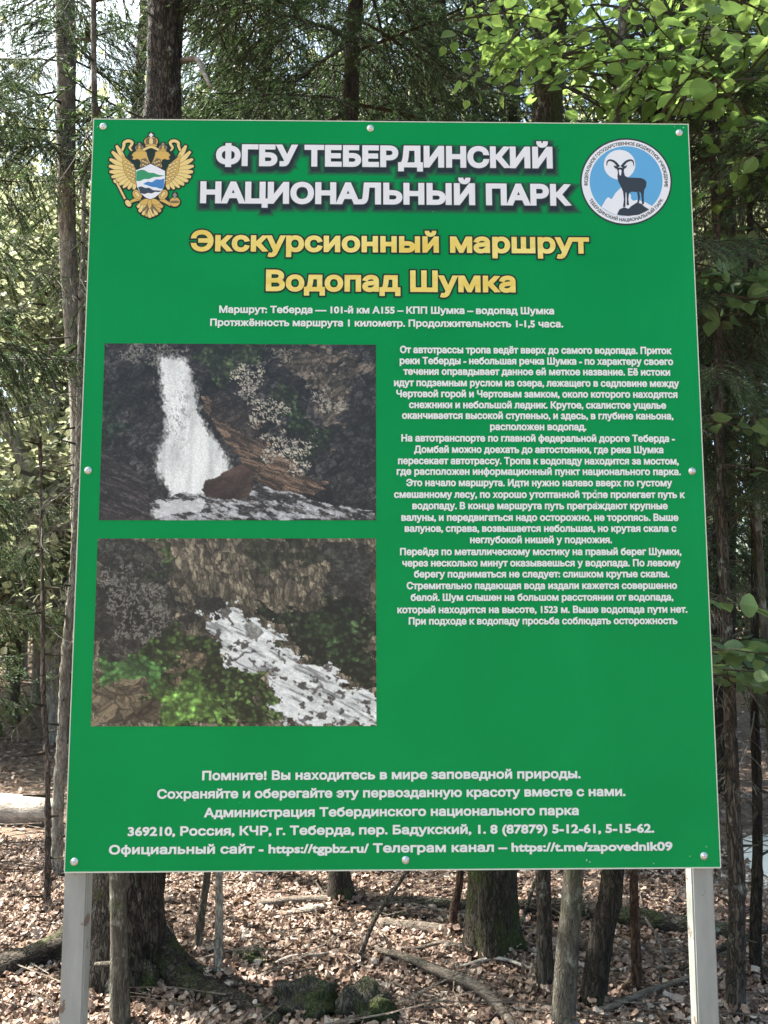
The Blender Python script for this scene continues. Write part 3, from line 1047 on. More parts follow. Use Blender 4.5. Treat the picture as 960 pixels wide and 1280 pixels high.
    img = lay(img, soft([(0.2, 0.9), (0.3, 0.86), (0.37, 0.88), (0.34, 0.95), (0.22, 0.98)], u, v, 29, 0.03), (236, 238, 242), 0.85)
    rk = soft([(0.36, 0.83), (0.38, 0.78), (0.42, 0.77), (0.47, 0.71), (0.52, 0.69), (0.55, 0.72), (0.55, 0.82), (0.53, 0.88), (0.45, 0.885), (0.38, 0.87)], u, v, 30, 0.008)
    img = lay(img, rk, shade((112, 88, 78), 0.32 + 0.35 * n + 0.2 * rock + 2.6 * np.clip(0.80 - v, 0, 0.12)))
    return img * 0.83 + 5 + 14 * np.clip((img - 190) / 60, 0, 1)


def paint_stream(u, v):
    n = fbm(u * 8, v * 6, 51, 4, 0.6)
    rock = crag(u, v, 30, 22, 52, -6)
    tall = crag(u, v, 44, 14, 54, -7)
    leafy = foliage(u, v, 70, 48, 56)
    big = 0.5 * foliage(u, v, 40, 29, 58) + 0.5 * leafy
    img = shade((150, 140, 120), 0.22 + 0.66 * tall * (0.5 + 0.7 * n))
    img = lay(img, soft([(0, 0), (0.2, 0), (0.26, 0.12), (0.3, 0.3), (0.34, 0.45), (0.24, 0.62), (0.12, 0.66), (0, 0.62)], u, v, 55, 0.05), shade((92, 92, 84), 0.18 + 0.6 * rock * (0.3 + n)), 0.92)
    l1, l2, lc = worley(u * 100 + (fbm(u * 60, v * 40, 13, 2) - .5) * 2.4, v * 66 + (fbm(u * 60, v * 40, 14, 2) - .5) * 2.4, 57)
    img = lay(img, soft([(0.04, 0.2), (0.16, 0.18), (0.24, 0.36), (0.22, 0.56), (0.06, 0.58)], u, v, 56, 0.07) * np.clip((0.6 - l1) * 5, 0, 1) * (lc > 0.5), (158, 154, 148), 0.75)
    img = lay(img, soft([(0.2, 0), (0.28, 0), (0.28, 0.22), (0.24, 0.16)], u, v, 58, 0.06), shade((84, 112, 58), 0.25 + 0.8 * leafy), 0.8)
    img = lay(img, soft([(0.5, 0.0), (0.8, 0.0), (0.78, 0.16), (0.62, 0.2), (0.5, 0.12)], u, v, 59, 0.10), shade((72, 82, 58), 0.2 + 0.8 * leafy), 0.65)
    img = lay(img, soft([(0.82, 0.0), (1, 0), (1, 0.4), (0.86, 0.35)], u, v, 60, 0.06), shade((74, 76, 70), 0.2 + 0.6 * rock), 0.85)
    img = lay(img, soft([(0.56, 0.36), (0.74, 0.42), (0.86, 0.34), (1, 0.4), (1, 0.86), (0.86, 0.74), (0.7, 0.58), (0.6, 0.46)], u, v, 61, 0.05), shade((62, 76, 54), 0.2 + 0.75 * leafy))
    img = lay(img, soft([(0.72, 0.46), (0.84, 0.36), (0.98, 0.42), (0.92, 0.6), (0.8, 0.6)], u, v, 62, 0.09), shade((84, 120, 72), 0.22 + 0.85 * leafy), 0.75)
    img = lay(img, soft([(0.33, 0.3), (0.44, 0.32), (0.5, 0.42), (0.4, 0.42), (0.35, 0.4)], u, v, 63, 0.03), shade((60, 60, 56), 0.3 + 0.5 * rock), 0.9)
    img = lay(img, soft([(0.0, 0.72), (0.2, 0.76), (0.3, 0.98), (0.3, 1), (0, 1)], u, v, 64, 0.04), shade((124, 112, 92), 0.3 + 0.6 * crag(u, v, 16, 14, 64)))
    img = lay(img, soft([(0.12, 0.66), (0.28, 0.5), (0.38, 0.5), (0.46, 0.62), (0.56, 0.7), (0.62, 0.84), (0.66, 1.0), (0.28, 1.0), (0.2, 0.78)], u, v, 65, 0.06), shade((98, 126, 68), 0.2 + 0.9 * leafy))
    img = lay(img, soft([(0.26, 0.62), (0.38, 0.6), (0.42, 0.72), (0.34, 0.76), (0.28, 0.72)], u, v, 67, 0.05), shade((134, 120, 98), 0.3 + 0.6 * rock), 0.9)
    img = lay(img, soft([(0.24, 0.78), (0.34, 0.74), (0.46, 0.8), (0.46, 0.98), (0.32, 1.0), (0.24, 0.9)], u, v, 69, 0.06), shade((132, 178, 88), 0.28 + 0.98 * big), 0.92)
    img = lay(img, soft([(0.0, 0.64), (0.12, 0.62), (0.26, 0.66), (0.2, 0.74), (0.02, 0.76)], u, v, 70, 0.05), shade((112, 172, 94), 0.28 + 0.98 * big), 0.92)
    st = soft([(0.38, 0.41), (0.43, 0.43), (0.46, 0.375), (0.51, 0.38), (0.54, 0.44), (0.62, 0.47), (0.67, 0.51), (0.66, 0.6), (0.74, 0.66), (0.84, 0.72), (0.9, 0.8), (1.0, 0.84), (1.0, 1.0), (0.7, 1.0),
               (0.645, 0.93), (0.64, 0.8), (0.6, 0.7), (0.52, 0.7), (0.47, 0.69), (0.46, 0.6), (0.42, 0.54), (0.41, 0.48)], u, v, 71, 0.038, 30)
    r1, r2_, rc = worley(u * 21 - v * 7 + (fbm(u * 30, v * 24, 79, 3) - .5) * 1.4, v * 17 + u * 6 + (fbm(u * 30, v * 24, 78, 3) - .5) * 1.4, 72)
    rocks = np.clip((0.42 - r1) * 9 + (fbm(u * 50, v * 40, 75, 3) - 0.5) * 2, 0, 1) * (rc > 0.44)
    flow = fbm((u * 0.80 + v * 0.60) * 11, (u * 0.60 - v * 0.80) * 70, 73, 3, 0.7)
    img = lay(img, st, shade((240, 244, 246), 0.82 + 0.14 * flow + 0.14 * fbm(u * 40, v * 34, 81, 3, 0.7)))
    img = lay(img, st * np.clip((0.30 - flow) * 5, 0, 1), (120, 124, 126), 0.65)
    img = lay(img, st * rocks, shade((92, 88, 86), 0.45 + 0.5 * rock), 0.85)
    img = lay(img, soft([(0.52, 0.46), (0.56, 0.44), (0.6, 0.5), (0.57, 0.54), (0.53, 0.53)], u, v, 74, 0.012), shade((150, 152, 150), 0.6 + 0.4 * rock), 0.9)
    return img * 0.83 + 5 + 14 * np.clip((img - 190) / 60, 0, 1)


picture('waterfall_picture', [(130.9, 429.2), (469.9, 431), (470.2, 650.4), (123.6, 650.4)], paint_fall)
picture('stream_picture', [(122.3, 673.2), (470, 673), (470.6, 907.4), (113.6, 907.9)], paint_stream, 350, 236)


# ------------------------------------------------------------------ foliage building blocks
def frames(D):
    """two unit vectors across each direction of D (n,3)"""
    up = np.tile([0, 0, 1.0], (len(D), 1))
    up[np.abs(D[:, 2]) > 0.95] = [1, 0, 0]
    u = np.cross(D, up)
    u /= np.linalg.norm(u, axis=1)[:, None] + 1e-9
    return u, np.cross(u, D)


def prisms(P, Q, r0, r1):
    """thin three-sided sticks from P to Q -> triangle soup"""
    P, Q = np.atleast_2d(P), np.atleast_2d(Q)
    D = Q - P
    D = D / (np.linalg.norm(D, axis=1)[:, None] + 1e-9)
    u, w = frames(D)
    r0 = np.broadcast_to(r0, len(P))[:, None]
    r1 = np.broadcast_to(r1, len(P))[:, None]
    out = []
    c = [(math.cos(k * 2.0944), math.sin(k * 2.0944)) for k in range(3)]
    for k in range(3):
        a, b_ = c[k], c[(k + 1) % 3]
        A0, B0 = P + (u * a[0] + w * a[1]) * r0, P + (u * b_[0] + w * b_[1]) * r0
        A1, B1 = Q + (u * a[0] + w * a[1]) * r1, Q + (u * b_[0] + w * b_[1]) * r1
        out += [np.stack([A0, B0, B1], 1), np.stack([A0, B1, A1], 1)]
    return np.concatenate(out)


def spruce_bough(seed, L=1.0, fine=True, dead=0.0, thick=1.0):
    """one bough along +X: (needle triangles, wood triangles), pendulous side twigs"""
    g = np.random.default_rng(seed)
    n = 14
    t = np.linspace(0, 1, n)
    ax = np.c_[L * t, 0.05 * L * np.sin(t * 5 + g.uniform(0, 6)) * t, L * (-0.30 * t ** 1.4 + 0.16 * t ** 3)]
    wood = [prisms(ax[:-1], ax[1:], thick * (0.0068 * L * (1 - t[:-1]) + 0.0016), thick * (0.0068 * L * (1 - t[1:]) + 0.0016))]
    needles = []
    nt_ = int((30 if fine else 13) * (0.6 + 0.4 * L))
    for k in range(nt_):
        tk = 0.10 + 0.9 * (k + g.uniform(0, 0.8)) / nt_
        side = 1 if k % 2 else -1
        p = np.array([np.interp(tk, t, ax[:, i]) for i in range(3)])
        l = L * (0.42 * (1 - tk) ** 0.8 + 0.07) * g.uniform(0.55, 1.15)
        an = g.uniform(0.7, 1.15)
        d = np.array([math.cos(an), side * math.sin(an), g.uniform(-0.55, -0.05)])
        d /= np.linalg.norm(d)
        m = 6
        s = np.linspace(0, 1, m)
        tw = p + d * (l * s)[:, None] + np.array([0, 0, -1.0]) * (0.45 * l * s ** 2 * g.uniform(0.3, 1.3))[:, None]
        wood.append(prisms(tw[:-1], tw[1:], 0.0026 * thick, 0.0014 * thick))
        subs = [tw]
        if l > 0.16:
            for q in (0.35, 0.55, 0.75):
                pp = tw[0] * (1 - q) + tw[-1] * q if False else np.array([np.interp(q, s, tw[:, i]) for i in range(3)])
                for sg in (-1, 1):
                    if g.random() < (0.85 if fine else 0.5):
                        dd = d + np.array([-0.3, 0.5 * sg * 1.2, -0.5]) * g.uniform(0.5, 1.1)
                        dd = dd + g.normal(0, 0.15, 3)
                        dd /= np.linalg.norm(dd)
                        ll = l * (1 - q) * g.uniform(0.5, 0.9) + 0.03
                        sb = pp + dd * (ll * s)[:, None] + np.array([0, 0, -1.0]) * (0.3 * ll * s ** 2)[:, None]
                        wood.append(prisms(sb[:1], sb[-1:], 0.0018, 0.0010))
                        subs.append(sb)
        for sb in subs:
            if g.random() < dead:
                continue
            ll = np.linalg.norm(np.diff(sb, axis=0), axis=1).sum()
            c = max(4, int(ll / (0.0036 if fine else 0.013)))
            q = g.uniform(0.08, 1.0, c)
            pos = np.stack([np.interp(q, s, sb[:, i]) for i in range(3)], 1)
            dr = sb[-1] - sb[0]
            dr = np.tile(dr / np.linalg.norm(dr), (c, 1))
            u, w = frames(dr)
            a = g.uniform(0, 2 * np.pi, c)
            out_ = u * np.cos(a)[:, None] + w * (np.abs(np.sin(a)) * 0.9 - 0.15)[:, None]
            nd = dr * g.uniform(0.45, 0.9, c)[:, None] + out_ * 0.85
            nd /= np.linalg.norm(nd, axis=1)[:, None]
            nl = g.uniform(0.011, 0.021, c) * (1 if fine else 2.2)
            wd = 0.0021 * (1 if fine else 2.4)
            sd = np.cross(nd, g.normal(0, 1, (c, 3)))
            sd /= np.linalg.norm(sd, axis=1)[:, None] + 1e-9
            needles.append(np.stack([pos - sd * wd, pos + sd * wd, pos + nd * nl[:, None]], 1))
    return (np.concatenate(needles) if needles else np.zeros((0, 3, 3))), np.concatenate(wood)


BOUGH = {('fine', k): spruce_bough(100 + k, 1.0, True, 0.12) for k in range(5)}
BOUGH.update({('coarse', k): spruce_bough(200 + k, 1.0, False, 0.05) for k in range(4)})
BOUGH.update({('dead', k): spruce_bough(300 + k, 1.0, False, 0.97, 0.72) for k in range(5)})


def place(T, origin, az, pitch, scale, roll=0.0):
    """turns a soup built along +X to azimuth az, pitch, moves it"""
    c_, s_ = math.cos(roll), math.sin(roll)
    Rx = np.array([[1, 0, 0], [0, c_, -s_], [0, s_, c_]])
    c_, s_ = math.cos(pitch), math.sin(pitch)
    Ry = np.array([[c_, 0, -s_], [0, 1, 0], [s_, 0, c_]])
    c_, s_ = math.cos(az), math.sin(az)
    Rz = np.array([[c_, -s_, 0], [s_, c_, 0], [0, 0, 1]])
    return (T * scale) @ (Rz @ Ry @ Rx).T + np.asarray(origin)


def spruce_crown(mb, axis, z0, z1, l0, l1, seed, dead_from=None, fine_below=6.0, step=0.28, per=4, dead_len=0.8, dead_per=2):
    """boughs in whorls round the trunk line axis(z) from z0 to z1; bare dead boughs between dead_from and z0"""
    g = np.random.default_rng(seed)
    z = z0
    while z < z1:
        f_ = (z - z0) / max(z1 - z0, 0.1)
        L = l0 * (1 - f_) + l1 * f_
        a0 = g.uniform(0, 6.28)
        for k in range(per):
            kind = 'fine' if z < fine_below else 'coarse'
            nd, wd = BOUGH[(kind, int(g.integers(4)))]
            a = a0 + k * 6.283 / per + g.normal(0, 0.25)
            sc = L * g.uniform(0.7, 1.15)
            p = -0.20 + 0.5 * f_ + g.normal(0, 0.12)
            o = axis(z + g.uniform(-0.1, 0.1))
            mb.soup(place(nd, o, a, p, sc), 0)
            mb.soup(place(wd, o, a, p, sc), 1)
        z += step * g.uniform(0.75, 1.3) * (1 if z < fine_below else 1.5)
    if dead_from is not None:
        z = dead_from - 0.6
        while z < z0 + 1:                     # short snapped-off stubs
            a, L = g.uniform(0, 6.28), g.uniform(0.0, 0.07)
            o = axis(z)
            d = np.array([math.cos(a), math.sin(a), g.uniform(-0.3, 0.3)])
            mb.soup(prisms(o, o + d * (L + 0.07), 0.009, 0.003), 1)
            z += g.uniform(0.06, 0.22)
        z = dead_from
        while z < z0:
            for k in range(dead_per):
                nd, wd = BOUGH[('dead', int(g.integers(5)))]
                a, sc = g.uniform(0, 6.28), dead_len * g.uniform(0.35, 1.2)
                p, o = g.normal(-0.25, 0.2), axis(z)
                mb.soup(place(wd, o, a, p, sc), 2)
                mb.soup(place(nd, o, a, p, sc), 0)
            z += g.uniform(0.2, 0.5)


def leaf_shape(kind=0):
    """one leaf along +X, folded a little along its midrib: triangles"""
    if kind == 0:      # rounded with a drawn-out tip
        out = [(0.0, 0.0), (0.06, 0.20), (0.22, 0.36), (0.42, 0.40), (0.62, 0.32), (0.80, 0.16), (1.0, 0.0)]
    else:              # narrower
        out = [(0.0, 0.0), (0.12, 0.14), (0.3, 0.24), (0.5, 0.26), (0.7, 0.2), (0.86, 0.1), (1.0, 0.0)]
    tri = []
    dz = lambda x, y: 0.16 * abs(y) - 0.16 * x * x
    for sg in (1, -1):
        for i in range(len(out) - 1):
            (x0, y0), (x1, y1) = out[i], out[i + 1]
            a, b_ = (x0, 0, dz(x0, 0)), (x1, 0, dz(x1, 0))
            c, d = (x1, sg * y1, dz(x1, y1)), (x0, sg * y0, dz(x0, y0))
            for q in ((a, b_, c), (a, c, d)):
                if len({q[0], q[1], q[2]}) == 3:
                    tri.append(q)
    return np.array(tri)


def maple_shape():
    pts = [(0, 0.0), (-0.12, 0.22), (0.10, 0.20), (0.12, 0.48), (0.24, 0.42), (0.42, 0.62), (0.46, 0.36), (0.56, 0.16), (0.74, 0.24), (0.80, 0.1), (1.0, 0.0)]
    tri = []
    for sg in (1, -1):
        for i in range(len(pts) - 1):
            q = [(0.28, 0, -0.02), (pts[i][0], sg * pts[i][1], 0.10 * pts[i][1] - 0.12 * pts[i][0] ** 2), (pts[i + 1][0], sg * pts[i + 1][1], 0.10 * pts[i + 1][1] - 0.12 * pts[i + 1][0] ** 2)]
            tri.append(q)
    return np.array(tri)


LEAVES = [leaf_shape(0), leaf_shape(1), maple_shape()]


class Weld:
    """many copies of one small shape kept as connected islands (so each leaf gets its own shade)"""
    def __init__(s, soup):
        V, inv = np.unique(np.round(soup.reshape(-1, 3), 6), axis=0, return_inverse=True)
        s.V, s.T = V, inv.reshape(-1, 3)

    def put(s, mb, P, X, N, size, mat):
        """at points P, along X, with normals N"""
        X = X / (np.linalg.norm(X, axis=1)[:, None] + 1e-9)
        Yv = np.cross(N, X)
        Yv /= np.linalg.norm(Yv, axis=1)[:, None] + 1e-9
        Z_ = np.cross(X, Yv)
        sz_ = np.broadcast_to(size, len(P))[:, None, None]
        W = P[:, None] + sz_ * (s.V[None, :, :1] * X[:, None] + s.V[None, :, 1:2] * Yv[:, None] + s.V[None, :, 2:] * Z_[:, None])
        T = s.T[None] + (np.arange(len(P)) * len(s.V))[:, None, None]
        mb.add(W.reshape(-1, 3), T.reshape(-1, 3), mat)


WL = [Weld(q) for q in LEAVES]


def leafy_twig(mb, p, d, L, n, size, seed, kind=0, mats=(0, 1), droop=0.25):
    """a twig from p along d with n alternate leaves held nearly level"""
    g = np.random.default_rng(seed)
    d = np.asarray(d, float)
    d = d / np.linalg.norm(d)
    s = np.linspace(0, 1, 7)
    ax = p + d * (L * s)[:, None] + np.array([0, 0, -1.0]) * (droop * L * s ** 2)[:, None] + g.normal(0, 0.008, (7, 3)) * s[:, None]
    mb.soup(prisms(ax[:-1], ax[1:], 0.0035 * (1 - s[:-1]) + 0.0012, 0.0035 * (1 - s[1:]) + 0.0012), mats[1])
    q = np.clip(np.linspace(0.15, 1.0, n) + g.normal(0, 0.03, n), 0.05, 1)
    P = np.stack([np.interp(q, s, ax[:, i]) for i in range(3)], 1)
    side = np.cross(d, [0, 0, 1.0])
    side /= np.linalg.norm(side) + 1e-9
    sg = np.where(np.arange(n) % 2, 1.0, -1.0)
    sg[-1] = 0
    X = d * 0.6 + side * sg[:, None] * 0.95 + g.normal(0, 0.22, (n, 3)) + np.array([0, 0, -0.22])
    X /= np.linalg.norm(X, axis=1)[:, None]
    P2 = P + X * 0.025
    mb.soup(prisms(P, P2, 0.001, 0.0008), mats[1])
    N = np.array([0, 0, 1.0]) + g.normal(0, 0.48, (n, 3))
    WL[kind].put(mb, P2, X, N, size * g.uniform(0.4, 1.35, n), mats[0])


# ------------------------------------------------------------------ trees
FEET = []
def trunk_line(pts_px, Y0, lean=0.0, base=None, top_z=None):
    """pixel polyline (from base upwards) at depth Y0 (+ lean per metre of height) -> world points"""
    P = []
    for i, (px, py) in enumerate(pts_px):
        p = base if (i == 0 and base is not None) else pt(px, py, Y0)
        if lean and base is not None:
            p = pt(px, py, Y0 + lean * (p[2] - base[2]))
        P.append(np.array(p, float))
    if top_z is not None and P[-1][2] < top_z:
        d = P[-1] - P[-2]
        P.append(P[-1] + d / d[2] * (top_z - P[-1][2]))
    return np.array(P)


def axis_of(P):
    return lambda z: np.array([np.interp(z, P[:, 2], P[:, 0]), np.interp(z, P[:, 2], P[:, 1]), z])


def make_tree(name, label, cat, pts_px, widths, barkm, base_px=None, Y0=None, lean=0.0, top_z=None, group=None, crown=None, crown_mats=('needle', 'twig', 'grey_twig'),
              flare=0.35, rough=0.10, seed=0, nseg=14, knots=0.0):
    """trunk through photograph pixels (first = base); widths in photograph pixels along it; crown(mb, axis, P)"""
    base = gpt(*pts_px[0]) if Y0 is None else None
    if base is None:
        q = pt(pts_px[0][0], pts_px[0][1], Y0)
        base = np.array([q[0], q[1], float(gh(q[0], q[1]))])
    Y = base[1]
    P = trunk_line(pts_px, Y, lean, base, top_z)
    P[0, 2] = float(gh(P[0, 0], P[0, 1])) - 0.06
    FEET.append((P[0, 0], P[0, 1], widths[0] / 2 * depth(P[0]) / F))
    r_ = [w / 2 * depth(p) / F for w, p in zip(widths, P)]
    if len(P) > len(r_):
        r_.append(max(0.012, r_[-1] * 0.3))
    zs = np.linspace(P[0, 2], P[-1, 2], max(24, int((P[-1, 2] - P[0, 2]) / 0.09)))
    C_ = smooth_path(P, 200)
    C_ = np.stack([np.interp(zs, C_[:, 2], C_[:, i]) for i in range(3)], 1)
    rr = np.interp(zs, P[:, 2], r_)
    if knots:
        gk = np.random.default_rng(seed + 50)
        zs = np.linspace(P[0, 2], P[-1, 2], max(60, int((P[-1, 2] - P[0, 2]) / 0.022)))
        C_ = np.stack([np.interp(zs, C_[:, 2], C_[:, i]) for i in range(3)], 1)
        rr = np.interp(zs, P[:, 2], r_)
        z = P[0, 2] + 0.2
        while z < P[-1, 2]:
            rr = rr * (1 + knots * gk.uniform(0.5, 1.2) * np.exp(-((zs - z) / 0.016) ** 2))
            C_[:, 0] += gk.normal(0, 0.003) * np.clip((zs - z) * 4, 0, 1)
            z += gk.uniform(0.07, 0.17)
    root = thing(name, label, cat, (P[0, 0], P[0, 1], P[0, 2] + 0.06), group)
    mb = MB()
    V, T = tube(C_, rr, nseg, rough, seed, flare)
    mb.add(V, T)
    mb.build('trunk', M[barkm], root, smooth=True, origin=root.location)
    if crown:
        mb = MB()
        crown(mb, axis_of(C_), C_)
        if mb.v:
            mb.build('crown', [M[k] for k in crown_mats], root, origin=root.location)
    return root


def dead_only(z0, z1, L, per=2, seed=0):
    return lambda mb, ax, P: spruce_crown(mb, ax, z1, z1, 0, 0, seed, dead_from=z0, dead_len=L, dead_per=per)


def conifer(z0, z1, l0, l1, seed, dead_from=None, dead_len=0.8, dead_per=3, per=4, step=0.28, fine_below=6.0):
    return lambda mb, ax, P: spruce_crown(mb, ax, z0, z1, l0, l1, seed, dead_from, fine_below, step, per, dead_len, dead_per)


# left: the big spruce whose foot shows under the board and whose trunk rises above it
def big_crown(mb, ax, P):
    spruce_crown(mb, ax, 4.9, 10, 1.3, 0.3, 11, dead_from=2.2, dead_len=0.9, dead_per=2)
big = make_tree('spruce_tree', 'big dark spruce with spreading roots under the left part of the board', 'tree',
                [(152, 1222), (163, 1000), (182, 500), (205, 130), (207, 0)], [92, 76, 58, 44, 41], 'bark_big', crown=big_crown, top_z=14, flare=0.55, seed=1, nseg=22)
for i, (pp, rr) in enumerate((([(190, 1200), (222, 1232), (262, 1246), (310, 1262), (350, 1284)], [0.09, 0.055, 0.045, 0.038, 0.03]),
                              ([(120, 1190), (80, 1196), (40, 1206), (-10, 1218), (-60, 1225)], [0.10, 0.085, 0.07, 0.06, 0.045]),
                              ([(196, 1206), (245, 1222), (290, 1232), (335, 1240)], [0.06, 0.03, 0.02, 0.01]))):
    W = np.array([gpt(*q) for q in pp])
    W[:, 2] = gh(W[:, 0], W[:, 1]) + np.interp(np.arange(len(W)), [0, 1, len(W) - 1], [0.09, 0.03, 0.0])
    mb = MB()
    mb.add(*tube(smooth_path(W, 26), rr, 12, 0.16, 40 + i))
    mb.build('root', M['bark_root'], big, smooth=True, origin=big.location)
# its broken pale bough above the board's top edge
P = np.array([pt(222, 84, 1.62), pt(228, 76, 1.58), pt(246, 74, 1.50), pt(254, 90, 1.45), pt(263, 109, 1.42)])
mb = MB()
mb.add(*tube(smooth_path(P, 16), [0.010, 0.012, 0.013, 0.011, 0.007], 8, 0.1, 5))
mb.build('broken_bough', M['pale_wood'], big, smooth=True, origin=big.location)

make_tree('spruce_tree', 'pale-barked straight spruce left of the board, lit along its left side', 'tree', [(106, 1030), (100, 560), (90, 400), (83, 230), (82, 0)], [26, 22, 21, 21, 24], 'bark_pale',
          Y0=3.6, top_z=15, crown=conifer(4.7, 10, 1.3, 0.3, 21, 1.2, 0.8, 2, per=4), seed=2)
make_tree('young_spruce', 'slender grey young spruce hugging the lower left edge of the board', 'tree', [(70, 1098), (76, 960), (82, 850), (92, 680), (98, 520), (104, 300)], [14, 12.5, 11.5, 10, 8, 5],
          'bark_pale', top_z=4.2, crown=dead_only(0.5, 3.6, 0.4, 1, 22), seed=3, flare=0.3, knots=0.2)
make_tree('young_spruce', 'thinnest knotty dead sapling standing left of the board', 'tree', [(59, 1142), (60, 1000), (54, 850), (52, 780), (49, 600)], [7.5, 6.5, 5.5, 4.5, 2.5], 'dead_stem',
          top_z=2.4, crown=dead_only(0.3, 2.3, 0.4, 1, 23), seed=4, flare=0.3, knots=0.45)
make_tree('leaning_tree', 'bare light brown leaning trunk far behind the left spruces', 'tree', [(75, 900), (58, 680), (40, 600), (12, 540), (-60, 420)], [24, 19, 17, 15, 10], 'bark_pale', Y0=7.0, seed=5)
make_tree('sapling', 'mottled grey sapling in front of the big spruce foot beside the left post', 'tree', [(151, 1292), (147, 1110), (135, 600), (119, 150), (117, 0)], [23, 20, 13, 7.5, 6.5], 'bark_smooth',
          crown=dead_only(1.9, 4.0, 0.7, 2, 24), seed=6, flare=0.3, top_z=4.6)
mb = MB()
sapl = COL.objects.get('sapling')
P = np.array([pt(146, 1204, sapl.location.y), pt(133, 1205, sapl.location.y + 0.02), pt(119, 1205, sapl.location.y + 0.05)])
mb.add(*tube(smooth_path(P, 6), [0.012, 0.010, 0.007], 7, 0.1, 5))
mb.build('branch_stub', M['bark_smooth'], sapl, smooth=True, origin=sapl.location)
make_tree('sapling', 'left one of two thin pale stems close together under the board', 'tree', [(244, 1198), (252, 1140), (259, 1085), (280, 800)], [9.5, 9, 8.5, 5], 'bark_smooth', seed=7, flare=0.3, knots=0.25, nseg=9, top_z=2.1)
make_tree('sapling', 'right one of two thin pale stems close together, bent a little at its foot', 'tree', [(272, 1226), (274, 1150), (274, 1085), (270, 800)], [10.5, 9.5, 9, 5], 'bark_pale', seed=8, flare=0.3, knots=0.25, nseg=9, top_z=2.1)
make_tree('sapling', 'reddish thin trunk just right of the big spruce foot, half hidden by it', 'tree', [(186, 1176), (194, 1130), (202, 1085), (215, 800)], [16, 13, 12, 9], 'bark_red', seed=9, flare=0.3, nseg=9, top_z=2.4)
make_tree('spruce_tree', 'dark mossy trunk at the back, left of the middle of the board foot', 'tree', [(431, 1130), (424, 1090), (415, 700), (440, 80), (445, 0)], [32, 25, 22, 20, 18], 'bark_moss',
          crown=conifer(3.7, 11, 1.9, 0.3, 31, 2.6, 1.0, 2, per=4, step=0.3), top_z=14, seed=10, flare=0.5)
make_tree('dead_stick', 'thin bare stick leaning right below the middle of the board', 'stick', [(440, 1206), (468, 1150), (506, 1092), (545, 1010)], [7, 6, 5.5, 3], 'dead_stem', seed=11, flare=0, nseg=7)
make_tree('sapling', 'thin brown stem just left of the thick mossy trunk', 'tree', [(564, 1172), (568, 1130), (576, 1085), (590, 800)], [11, 10, 9, 6], 'bark_red', seed=12, flare=0.3, nseg=9, top_z=2.4)
make_tree('spruce_tree', 'thick trunk with a green mossy left side under the middle of the board', 'tree', [(616, 1192), (614, 1090), (640, 600), (684, 160), (690, 0)], [62, 58, 48, 37, 35], 'bark_moss',
          crown=conifer(7.6, 12, 0.9, 0.3, 32, 2.6, 0.8, 1, per=3), top_z=15, seed=13, flare=0.45, nseg=22)
make_tree('sapling', 'dark straight young trunk right of the thick mossy trunk', 'tree', [(682, 1244), (680, 1140), (678, 1085), (672, 700)], [20, 19, 18, 12], 'bark_spruce',
          crown=None, seed=14, flare=0.3, top_z=3.0)
make_tree('beech_tree', 'smooth olive grey trunk between two darker trunks, nearest under the board', 'tree', [(701, 1294), (710, 1180), (717, 1085), (745, 600), (772, 130), (780, 0)], [28, 27, 25, 18, 13, 11], 'bark_smooth',
          crown=None, seed=15, flare=0.3, top_z=5.2)
make_tree('sapling', 'thin dark reddish stem left of the right post', 'tree', [(798, 1248), (794, 1150), (792, 1085), (790, 700)], [12, 11, 10, 6], 'bark_red', seed=16, flare=0.3, nseg=9, top_z=2.5)
make_tree('young_spruce', 'straight scaly trunk just right of the right post', 'tree', [(917, 1276), (920, 1130), (911, 900), (904, 600), (900, 300)], [21, 19, 15, 12, 8], 'bark_spruce',
          crown=conifer(2.4, 5.6, 0.75, 0.3, 33, 0.9, 0.5, 2), seed=17, flare=0.3, knots=0.14, top_z=6)
make_tree('young_spruce', 'dark bare trunk at the right edge in front of the bright road', 'tree', [(943, 1226), (945, 1050), (940, 850), (935, 500)], [15, 12, 10, 7], 'bark_dark',
          crown=conifer(2.3, 6, 0.9, 0.3, 34, 1.1, 0.6, 2), seed=18, flare=0.3, knots=0.14, top_z=6.5)
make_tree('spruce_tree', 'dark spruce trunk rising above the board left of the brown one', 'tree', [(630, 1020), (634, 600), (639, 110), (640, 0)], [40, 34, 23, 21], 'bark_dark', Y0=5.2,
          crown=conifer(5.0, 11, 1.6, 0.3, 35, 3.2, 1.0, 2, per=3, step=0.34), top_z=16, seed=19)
make_tree('spruce_tree', 'dense dark spruce filling the gap right of the board', 'tree', [(905, 1050), (905, 700), (908, 300), (910, 0)], [30, 27, 22, 20], 'bark_dark', Y0=4.6,
          crown=conifer(2.0, 14, 1.9, 0.4, 36, 0.9, 0.9, 3, per=4, step=0.30, fine_below=7), top_z=15, seed=20)
make_tree('spruce_tree', 'dark drooping spruce behind the top middle of the board', 'tree', [(545, 1000), (545, 600), (548, 100), (548, 0)], [34, 28, 20, 18], 'bark_dark', Y0=4.2,
          crown=conifer(3.5, 11, 1.8, 0.3, 37, 2.6, 1.0, 2, per=5, step=0.26, fine_below=7), top_z=15, seed=21)
make_tree('spruce_tree', 'dark hanging spruce behind the top left of the board', 'tree', [(335, 1000), (335, 600), (332, 100), (332, 0)], [30, 26, 18, 16], 'bark_dark', Y0=5.4,
          crown=conifer(3.8, 12, 2.0, 0.3, 38, 2.6, 1.1, 2, per=5, step=0.27, fine_below=8), top_z=15, seed=22)


